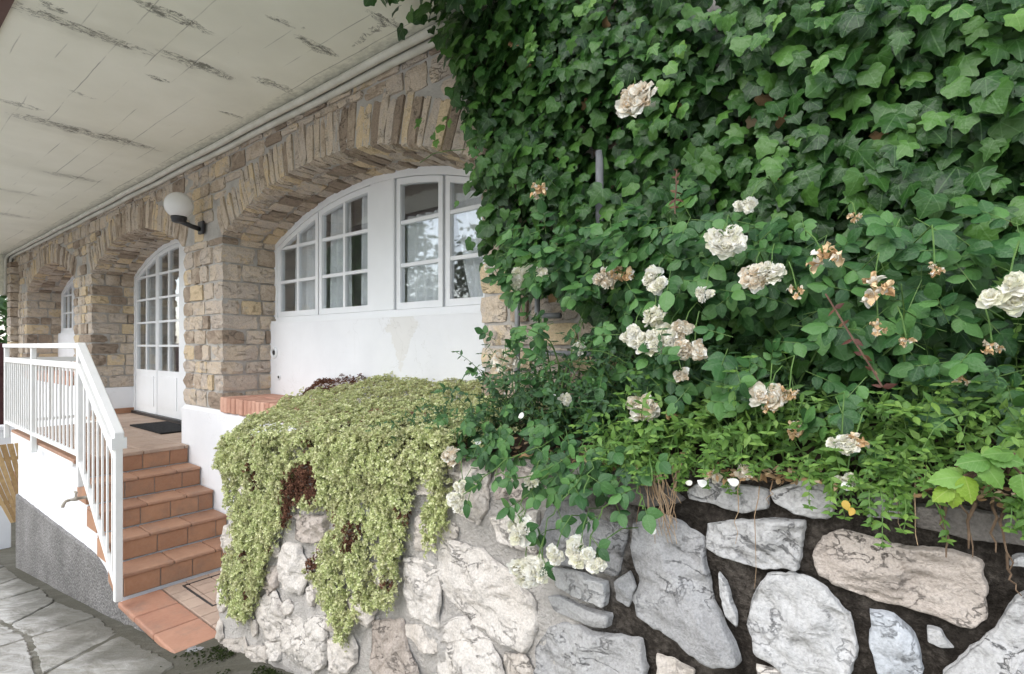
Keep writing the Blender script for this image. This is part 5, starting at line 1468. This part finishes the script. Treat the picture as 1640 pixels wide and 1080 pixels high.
# ---- leafy stems, used for weeds and rose canes
def stem_path(p0, d0, length, droop, n=8, wig=.25):
    pts = [Vector(p0)]; d = Vector(d0).normalized()
    for i in range(n):
        d = (d + Vector((g(0, wig), g(0, wig), g(0, wig)))*.35 + Vector((0, 0, -droop))*(i/n)).normalized()
        pts.append(pts[-1] + d*length/n)
    return pts
def weed(name, label, cat, spots, hgt, lean, droop, leafsize, matn, group=None, step=.022, T=WEED_T, face=(0, -.6, .8)):
    x0 = sum(s[0] for s in spots)/len(spots); y0 = sum(s[1] for s in spots)/len(spots); z0 = min(s[2] for s in spots)
    root = thing(name, (x0, y0, z0), label, cat, group)
    sb = MB(); L = []
    for s in spots:
        l = hgt*U_(.6, 1.15)
        pts = stem_path(s, (lean[0] + g(0, .35), lean[1] + g(0, .3), lean[2]), l, droop)
        sb.tube(pts, [.0022 - .00018*i for i in range(len(pts))], 4)
        tot = 0; k = 0
        for a, c in zip(pts, pts[1:]):
            m = max(1, int((c-a).length/step))
            for j in range(m):
                q = a.lerp(c, j/m); tot += 1
                if tot < 3: continue
                ax = (c-a).normalized(); sd = ax.orthogonal().normalized()
                sd = Matrix.Rotation(k*1.9 + g(0, .4), 3, ax) @ sd; k += 1
                for sg in (1, -1):
                    tip = sd*sg + ax*.45 + Vector((0, -.25, -.15))
                    nr_ = Vector(face) + Vector((g(0, .4), g(0, .4), g(0, .4))) + ax*.2
                    frac = tot/ (l/step)
                    size = leafsize*U_(.65, 1.2)*(1.1 - .5*frac)
                    L.append((rnd.randrange(len(T)), orient(tip, nr_), np.array(q), max(size, leafsize*.45)))
        for j in range(4):                                # terminal tuft
            a = j*1.57 + U_(0, 1)
            L.append((rnd.randrange(len(T)), orient((math.cos(a), math.sin(a)-.3, .25), (g(0,.2), -.6, .8)), np.array(pts[-1]), leafsize*.55))
    tag(sb.build('stem', M['stem_green'], root), kind='stuff')
    join_leaves('foliage', L, T, M[matn], root)
    return root
def spots(n, x0, x1, y0, y1): 
    out = []
    for i in range(n):
        x, y = U_(x0, x1), U_(y0, y1); out.append((x, y, bedz(x, y)))
    return out
WG = 'low weeds growing along the wall top'
weed('wall_weed', 'light green leafy weed at the wall top beside the tuft of dry roots', 'weed', spots(46, -.78, -.46, 1.40, 1.66), .27, (.0, -.35, 1), .5, .036, 'weed_leaf', WG)
weed('wall_weed', 'light green leafy weed in the middle of the bed, under the cluster of white roses', 'weed', spots(46, -.46, -.20, 1.42, 1.68), .27, (.0, -.3, 1), .5, .035, 'weed_leaf', WG)
weed('wall_weed', 'leafy weed below the half brown rose, above the large tan stone', 'weed', spots(34, -.20, .02, 1.46, 1.70), .24, (.05, -.3, 1), .5, .034, 'weed_leaf', WG)
weed('wall_weed', 'tall small-leaved weed at the right edge, behind the bright broad leaves', 'weed', spots(56, .0, .30, 1.42, 1.66), .31, (.0, -.25, 1), .45, .032, 'weed_leaf', WG)
weed('wall_weed', 'leafy weed on the far right end of the bed', 'weed', spots(50, .32, .9, 1.42, 1.68), .28, (.0, -.3, 1), .5, .034, 'weed_leaf', WG)
weed('undergrowth', 'dark small-leaved undergrowth in front of the stone pier and pipes', 'undergrowth', spots(70, -1.34, -.88, 1.46, 1.84), .40, (.05, -.22, 1), .35, .032, 'weed_dark', None, .02)
weed('undergrowth', 'dark undergrowth at the foot of the thick downpipe', 'undergrowth', spots(64, -.92, -.62, 1.52, 1.84), .40, (.0, -.2, 1), .35, .034, 'weed_dark', None, .022)
weed('undergrowth', 'dark undergrowth in the shade below the ivy on the right', 'undergrowth', spots(80, -.55, .5, 1.62, 1.84), .32, (.0, -.25, 1), .35, .036, 'weed_dark', None, .022)
weed('edge_weed', 'mixed green weeds between the sedum mat and the rose leaves', 'weed', spots(60, -1.72, -1.30, 1.42, 1.85), .22, (.0, -.3, 1), .5, .026, 'weed_dark', None, .018)
DG = 'weeds drooping over the wall face'
dw = weed('drooping_weed', 'pale green weed drooping over the wall with a single yellow leaf, above the tan stone', 'weed', [(U_(-.235, -.06), 1.40, ztop(-.1) + .01) for _ in range(20)], .15, (.35, -.75, .25), 1.0, .030, 'weed_leaf', DG, .018)
single_leaves('yellow_leaf', [(0, orient((.5, -.3, -1), (.1, -1, .4)), np.array((-.152, 1.315, -.325)), .022), (1, orient((-.3, -.3, -1), (-.2, -1, .4)), np.array((-.135, 1.305, -.335)), .018)], ROSE_T, M['yellow_leaf'], dw)
weed('drooping_weed', 'light green weed hanging over the top white stone right of the dry roots', 'weed', [(U_(-.58, -.40), 1.40, ztop(-.5) + .01) for _ in range(10)], .09, (.1, -.8, .2), 1.1, .024, 'weed_leaf', DG, .018)
weed('drooping_weed', 'light green weed fringe hanging just above the tuft of dry roots', 'weed', [(U_(-.74, -.58), 1.40, ztop(-.66) + .015) for _ in range(16)], .11, (0, -.8, .35), .8, .03, 'weed_leaf', DG, .02)
weed('drooping_weed', 'green weed hanging at the right edge below the bright broad leaves', 'weed', [(U_(.10, .19), 1.38, ztop(.12)) for _ in range(10)], .11, (0, -.8, .3), .8, .032, 'weed_leaf', DG, .018)

for (xa, xb, lab) in ((-.80, -.50, 'short bright weeds at the front lip of the bed, above the dry roots'), (-.50, -.12, 'short weeds at the front lip of the bed, above the two top white stones'), (-.12, .22, 'short weeds at the front lip of the bed, behind the yellow green broad leaves')):
    weed('lip_weed', lab, 'weed', spots(26, xa, xb, 1.37, 1.46), .13, (0, -.35, 1), .7, .030, 'weed_leaf', WG, .02)
# ---- climbing rose in front of the ivy
rose = thing('climbing_rose', (-.45, 1.62, -.3), 'climbing rose with white and faded flowers in front of the ivy', 'rose')
RL = []; cb = MB()
def compound(p, d, L, nrm=(0, -1, .5), big=1.0, n=2):
    """rose leaf: a terminal leaflet and n pairs along a short stalk"""
    p = Vector(p); d = Vector(d).normalized(); nrm = Vector(nrm)
    sd = d.cross(nrm).normalized()
    cb.tube([p, p + d*L*.55, p + d*L], .0011, 4, False)
    def leaf(q, t, s):
        nn = nrm + Vector((g(0, .3), g(0, .3), g(0, .3)))
        RL.append((rnd.randrange(len(ROSE_T)), orient(t, nn), np.array(q), s*big))
    leaf(p + d*L, d + Vector((0, 0, -.15)), U_(.046, .060))
    for k in range(n):
        q = p + d*L*(.86 - .42*k)
        for sg in (1, -1): leaf(q, sd*sg*.9 + d*.45 + Vector((0, 0, -.1)), U_(.036, .052)*(1 - .1*k))
for (x, z) in sample_poly(R1, 205):
    y = ysurf(x, z) - U_(.10, .27) - .06*max(0, x)
    compound((x, y, z), (g(0, .8), U_(-.7, .1), g(-.25, .45)), .075, (g(0, .3), -1, U_(.35, 1.1)), U_(.85, 1.15))
for (x, z) in sample_poly(R2, 95):
    compound((x, U_(1.46, 1.74), z), (g(0, .8), U_(-.7, .1), g(-.2, .5)), .062, (g(0, .3), -1, U_(.3, 1.1)), U_(.6, .85))
for i in range(60):                                        # loose leaves among the weeds on the right
    x = U_(-.75, .55); compound((x, U_(1.40, 1.56), U_(-.22, .05)), (g(0, .8), U_(-.7, .1), g(-.2, .4)), .065, (g(0, .3), -1, U_(.3, 1)), U_(.75, 1.05))
for i in range(22):                                        # canes from the bed
    x = U_(-1.2, .6); p = Vector((x, U_(1.55, 1.8), bedz(x, 1.7)))
    MB().tube(stem_path(p, (g(0, .35), -.12, 1), U_(.30, .6), .25, 10, .3), [.0042 - .0003*k for k in range(11)], 6).build('cane', M['stem_green'], rose, True)
# ---- a trailing branch that hangs over the pale stones on the left
big, rest = split_big(RL, 240)
single_leaves('leaf', big, ROSE_T, M['rose_leaf'], rose)
join_leaves('foliage', rest, ROSE_T, M['rose_leaf'], rose)
canes_up = cb; RL_up = RL
trail = thing('trailing_rose', (-.95, 1.38, -.38), 'trailing rose branch hanging over the pale stones with white flowers at its tips', 'rose')
RL = []; cb = MB()
for t in TRAILS:
    P = [Vector(q) for q in t]
    fine = []
    for a, c in zip(P, P[1:]):
        for k in range(5): fine.append(a.lerp(c, k/5) + Vector((g(0, .004), g(0, .004), g(0, .004))))
    fine.append(P[-1])
    MB().tube([Vector((P[0].x, 1.50, P[0].z+.03))] + fine, .0020, 5).build('cane', M['stem_green'], trail)
    for i in range(1, len(fine)-2, 3):
        ax = (fine[i+1]-fine[i]).normalized(); sg = 1 if i % 2 else -1
        compound(fine[i], ax*.5 + Vector((sg*.8, -.3, -.2)) + Vector((g(0,.2), 0, g(0,.2))), .05, (g(0, .3), -1, U_(.1, .8)), .82, 1 if i % 2 else 2)
for i in range(58):
    x = U_(-1.45, -.72); compound((x, U_(1.34, 1.46), U_(-.40, -.24)), (g(0, .8), -.4, g(-.5, .4)), .055, (g(0, .3), -1, U_(.2, .9)), .8, 2)
single_leaves('leaf', RL, ROSE_T, M['rose_leaf'], trail)
tag(cb.build('leaf_stalk', M['stem_green'], trail), kind='stuff')

# ---- flowers
def petal(w, L, cup, ruf, seed, n=4):
    V = []; F = []
    for i in range(n+1):
        for j in range(n+1):
            u = (j/n - .5)*2; t = i/n
            ww = w*(math.sin(math.pi*min(1, .18 + t*.72))**.8)
            x = u*ww; y = L*t*(1 - .12*u*u*t)
            z = cup*(u*u)*.35*L*t + cup*.5*L*t*t*(1 if t < .7 else .6) + ruf*L*mn.noise(Vector((u*1.6+seed, t*2.2, seed)))*t
            V.append(Vector((x, y, z)))
    for i in range(n):
        for j in range(n):
            a = i*(n+1)+j; F.append((a, a+1, a+n+2, a+n+1))
    return V, F
def flower(p, r, kind, parent, seed):
    rr = random.Random(seed); p = Vector(p)
    ax = Vector((rr.gauss(0, .35), -1, rr.uniform(-.1, .9) if kind != 'd' else rr.uniform(-1.1, -.3))).normalized()
    Q = Vector((0, 0, 1)).rotation_difference(ax)
    mats = {'w': ('petal_white', 'petal_old'), 'o': ('petal_old', 'petal_white'), 'f': ('petal_faded', 'petal_white'), 'd': ('petal_dry', 'petal_faded')}[kind]
    me = bpy.data.meshes.new('rose_flower'); V = []; F = []; mi = []; UVs = []
    npet = {'w': 30, 'o': 22, 'f': 24, 'd': 10}[kind]
    heads = 1 if r < .014 else (3 if kind == 'd' else rr.choice((4, 5, 5)))
    for hd_ in range(heads):
        th = hd_*6.28/heads + rr.uniform(-.5, .5); off = Vector((math.cos(th), rr.uniform(-.5, .3), .75*math.sin(th)))*r*.55 if heads > 1 else Vector()
        hr = r*(1.0 if heads == 1 else rr.uniform(.5, .68))
        ax2 = (ax + Vector((rr.gauss(0, .45), 0, rr.gauss(-.1, .45)))).normalized(); Q = Vector((0, 0, 1)).rotation_difference(ax2)
        for k in range(npet):
            s = k/npet; a = k*2.4 + rr.uniform(-.3, .3)
            L = hr*(.48 + .58*s)*rr.uniform(.85, 1.2); w = L*(.52 if kind != 'd' else .36)
            tilt = math.radians(64 - 105*s + rr.uniform(-24, 24)) if kind != 'd' else math.radians(rr.uniform(-60, 50))
            v, f = petal(w, L, .55 if kind != 'd' else rr.uniform(-.6, 1.4),   .24 if kind == 'w' else (.34 if kind != 'd' else .9), rr.uniform(0, 50), 3 if hr < .018 else 4)
            R = Matrix.Rotation(a, 3, 'Z') @ Matrix.Rotation(tilt, 3, 'X')
            b = len(V)
            for q in v:
                h = R @ q + Vector((0, 0, -hr*.35*s))
                V.append(Q @ h + off); UVs.append((q.x/max(r, .01)*.4, q.y/max(L, .001)))
            F += [tuple(i+b for i in t) for t in f]
            mi += [1 if rr.random() < .28 else 0]*len(f)
    me.from_pydata([tuple(q) for q in V], [], F)
    l = me.uv_layers.new(name='UVMap')
    for lp in me.loops: l.data[lp.index].uv = UVs[lp.vertex_index]
    for m in mats: me.materials.append(M[m])
    me.polygons.foreach_set('material_index', mi); me.polygons.foreach_set('use_smooth', [True]*len(F))
    o = place(bpy.data.objects.new('rose_flower', me), p, parent)
    lab = {'w': 'fresh white rose flower', 'o': 'old greenish cream rose flower', 'f': 'faded peach and cream rose flower', 'd': 'dry brown withered rose flower'}[kind]
    tag(o, lab)
    return o
for i, (p, r, k) in enumerate(ROSES):
    low = p[1] < 1.345 and p[0] < -.7
    flower(p, r*1.1, k, trail if low else rose, i*13+5)
    bb = MB()
    top = Vector(p) + Vector((g(0, .02), .03 + U_(0, .05), U_(.05, .11)))
    bb.tube([Vector(p) + Vector((0, .012, .005)), Vector(p).lerp(top, .5) + Vector((0, 0, .015)), top, top + Vector((g(0, .03), .09, -.02))], .0016, 5)
    for j in range(5):
        a = U_(0, 6.28)
        bb.add([Vector(p)+Vector((0,.008,.004)), Vector(p)+Vector((math.cos(a)*r*.4, -.002, .006+abs(math.sin(a))*r*.5)), Vector(p)+Vector((math.cos(a+.3)*r*.7, .004, .004+abs(math.sin(a+.3))*r*.9))], [(0, 1, 2)])
    bb.build('flower_stalk', M['stem_green'], trail if low else rose)
tag(canes_up.build('leaf_stalk', M['stem_green'], rose), kind='stuff')
# a dead reddened shoot above the roses and one among the leaves
for (sp, lab) in (((-.62, 1.58, .40), 'reddened young rose shoot standing up against the ivy'), ((-.20, 1.42, .12), 'dead brown rose shoot hanging beside a white flower')):
    t = thing('red_shoot', sp, lab, 'shoot')
    pts = [Vector(sp) + Vector((g(0, .004), 0, .022*k)) for k in range(7)] if sp[2] > .2 else [Vector(sp) + Vector((.018*k, g(0,.004), -.035*k)) for k in range(7)]
    MB().tube(pts, .0022, 5).build('stem', M['stem_brown'], t)
    L = []
    for k, q in enumerate(pts[1:]):
        for sg in (1, -1): L.append((k % 2, orient((sg, g(-.3, .5), g(.1, .6)), (g(0,.8), -1, g(.3, .6))), np.array(q), U_(.013, .028)))
    single_leaves('leaf', L, WEED_T, M['autumn_leaf'], t)

# ---- bright broad-leaved plant at the lower right
bp = thing('broad_leaf_plant', (.12, 1.45, -.27), 'bright yellow green plant with broad toothed leaves at the right edge of the wall top', 'plant')
for kk, (p, size, ang, k) in enumerate(BROAD):
    a = math.radians(ang); tip = Vector((math.cos(a)*CC_, -.35, math.sin(a) - .25))
    base = Vector(p) - tip.normalized()*size*.5
    base = Vector((base.x, min(base.y, 1.36), base.z))
    L = [(kk % 2, orient(tip, (g(0,.15), -.8, .75)), np.array(base), size*.66)]
    single_leaves('leaf', L, BROAD_T, M['broad_yellow' if k == 'y' else 'broad_leaf'], bp)
    MB().tube([base, base.lerp(Vector((.10, 1.38, -.235)), .6) + Vector((0, -.01, .015)), (.11, 1.44, -.26)], .0022, 5).build('stem', M['stem_brown'], bp)

# ---- dry roots and grass hanging over the stones
tuft = thing('dry_root_tuft', (-.64, 1.38, -.36), 'tuft of dry straw coloured roots hanging over the dark grey stone', 'roots')
b1 = MB(); others = []
for i, (a, c, w) in enumerate(ROOTS):
    A = wmap(a[0], a[1], .045); C_ = wmap(c[0], c[1], .05)
    pts = [A + Vector((0, .03, .02))] + [A.lerp(C_, t/5) + Vector((g(0, .003), g(0, .004), 0)) for t in range(6)]
    rr = [w*(1 - .1*k) for k in range(7)]
    if i < 26: MB().tube(pts, rr, 5).build('root', M['dry_root'], tuft)
    else: others.append((pts, rr))
hr_ = thing('hanging_roots', (.0, 1.36, -.32), 'single dry roots hanging down between the stones on the right', 'roots')
for pts, rr in others: MB().tube(pts, rr, 6).build('root', M['root_brown' if rr[0] > .0018 else 'dry_root'], hr_)
# ---- litter of dry leaves and petals on the wall top
L = []
LT = [WEED_T[0], WEED_T[1], ROSE_T[1]]
for i in range(900):
    x = U_(-.78, .9); y = 1.355 + .13*rnd.random()**1.5
    if mn.noise(Vector((x*5, 0, 0))) < -.25: continue
    L.append((rnd.randrange(3), orient((g(0, 1), g(0, 1), g(0, .35)), (g(0, .5), -.5, 1)), np.array((x, y, bedz(x, y) + U_(.0, .022))), U_(.010, .026)))
for i in range(90):
    x = U_(-1.35, -.75); y = U_(1.36, 1.5)
    L.append((rnd.randrange(3), orient((g(0, 1), g(0, 1), g(0, .35)), (g(0, .5), -.5, 1)), np.array((x, y, bedz(x, y) + U_(.0, .02))), U_(.014, .03)))
tag(join_leaves('leaf_litter', L, LT, M['litter'], None), 'dry brown fallen leaves lying along the top of the stone wall', 'leaf litter', None, 'stuff')
L = []
for (x, y, z) in ((-.48, 1.335, -.345), (-.37, 1.34, -.33), (-.16, 1.335, -.30), (-1.0, 1.32, -.21), (-1.5, 1.34, -.33), (-1.3, 1.33, -.36), (-1.18, 1.34, -.36), (-.44, 1.32, -.34), (-.98, 1.45, -.16), (-1.24, 1.36, -.33), (-.56, 1.30, -.47)):
    L.append((rnd.randrange(3), orient((g(0, 1), g(0, .5), g(0, .4)), (g(0, .4), -1, .6)), np.array((x, y, z)), U_(.018, .032)))
tag(join_leaves('fallen_petals', L, [ROSE_T[1], ROSE_T[0], leaf_tpl([(0,.01,0),(.08,.17,.05),(.22,.31,.18),(.42,.37,.40),(.62,.32,.62),(.8,.19,.82),(1,.003,1.0)], -.5, .4, .2)], M['petal_white'], None), 'fallen white rose petals caught on the wall top and leaves', 'petals', None, 'stuff')
# ---- moss and small weeds at the wall foot
L = []
for i in range(1500):
    x = U_(-3.15, -2.0); d = abs(g(0, .09)); y = 1.28 - d*.8
    if mn.noise(Vector((x*6, y*6, 1))) < -.05: continue
    L.append((rnd.randrange(6), orient((g(0,1), g(0,1), .2), (g(0,.4), -.4, 1)), np.array((x, y, gz(x) + U_(.0, .012))), U_(.005, .010)))
tag(join_leaves('moss', L, ROS, M['moss'], None, False), 'dark green moss along the foot of the retaining wall', 'moss', None, 'stuff')

# ---- trees past the far end of the house and across the yard (seen only as reflections in the panes)
def tree(loc, h, cr, label, seed, n=2600):
    r = random.Random(seed); t = thing('leafy_tree', loc, label, 'tree')
    x, y, z = loc
    b = MB(); b.tube([(x, y, z-.3), (x+.1, y, z+h*.3), (x, y+.1, z+h*.6), (x+.1, y, z+h*.85)], [.16, .13, .09, .03], 8)
    for i in range(9):
        a = r.uniform(0, 6.28); z0 = z + h*r.uniform(.3, .7)
        b.tube([(x+.05, y+.05, z0), (x+cr*.4*math.cos(a), y+cr*.4*math.sin(a), z0+h*.12), (x+cr*.8*math.cos(a), y+cr*.8*math.sin(a), z0+h*.2)], [.05, .035, .012], 6)
    b.build('trunk', M['bark'], t, True)
    L = []; cl = [(Vector((r.gauss(0, .45), r.gauss(0, .45), r.uniform(-.45, .5)))) for _ in range(26)]
    for i in range(n):
        c = r.choice(cl); q = c + Vector((r.gauss(0, .16), r.gauss(0, .16), r.gauss(0, .11)))
        L.append((r.randrange(2), orient((r.gauss(0,1), r.gauss(0,1), -.4), (r.gauss(0,.7), r.gauss(0,.7), 1)), np.array((x+q.x*cr, y+q.y*cr, z+h*.66+q.z*h*.62)), r.uniform(.13, .25)*(h/5)))
    join_leaves('crown', L, [blade(.35), blade(.28, .3, .1)], M['tree_leaf'], t, False)
tree((-22, 2.6, -2.6), 5.2, 2.4, 'green leafy tree in the distance beyond the far end of the house', 3)
for i, (tx, ty, hh) in enumerate(((-14, -11, 7.5), (-19.5, -9, 8), (-9, -14, 8.5), (-25, -13, 9), (-4.5, -15.5, 8), (1.5, -14, 7.5), (7.5, -12.5, 8))):
    tree((tx, ty, -2.6 if tx < -9 else -1.5), hh, hh*.42, ('broad leafy tree across the yard, opposite the door', 'leafy tree across the yard, farthest to the left', 'tall leafy tree across the yard, opposite the arched window', 'wide leafy tree far across the yard', 'leafy tree across the yard behind the viewer', 'leafy tree across the yard, right of the one behind the viewer', 'leafy tree across the yard, farthest to the right')[i], 20+i, 5200)
tree((-25.5, 5.2, -2.6), 6.5, 2.6, 'dark taller tree half hidden behind the far end of the house', 9)
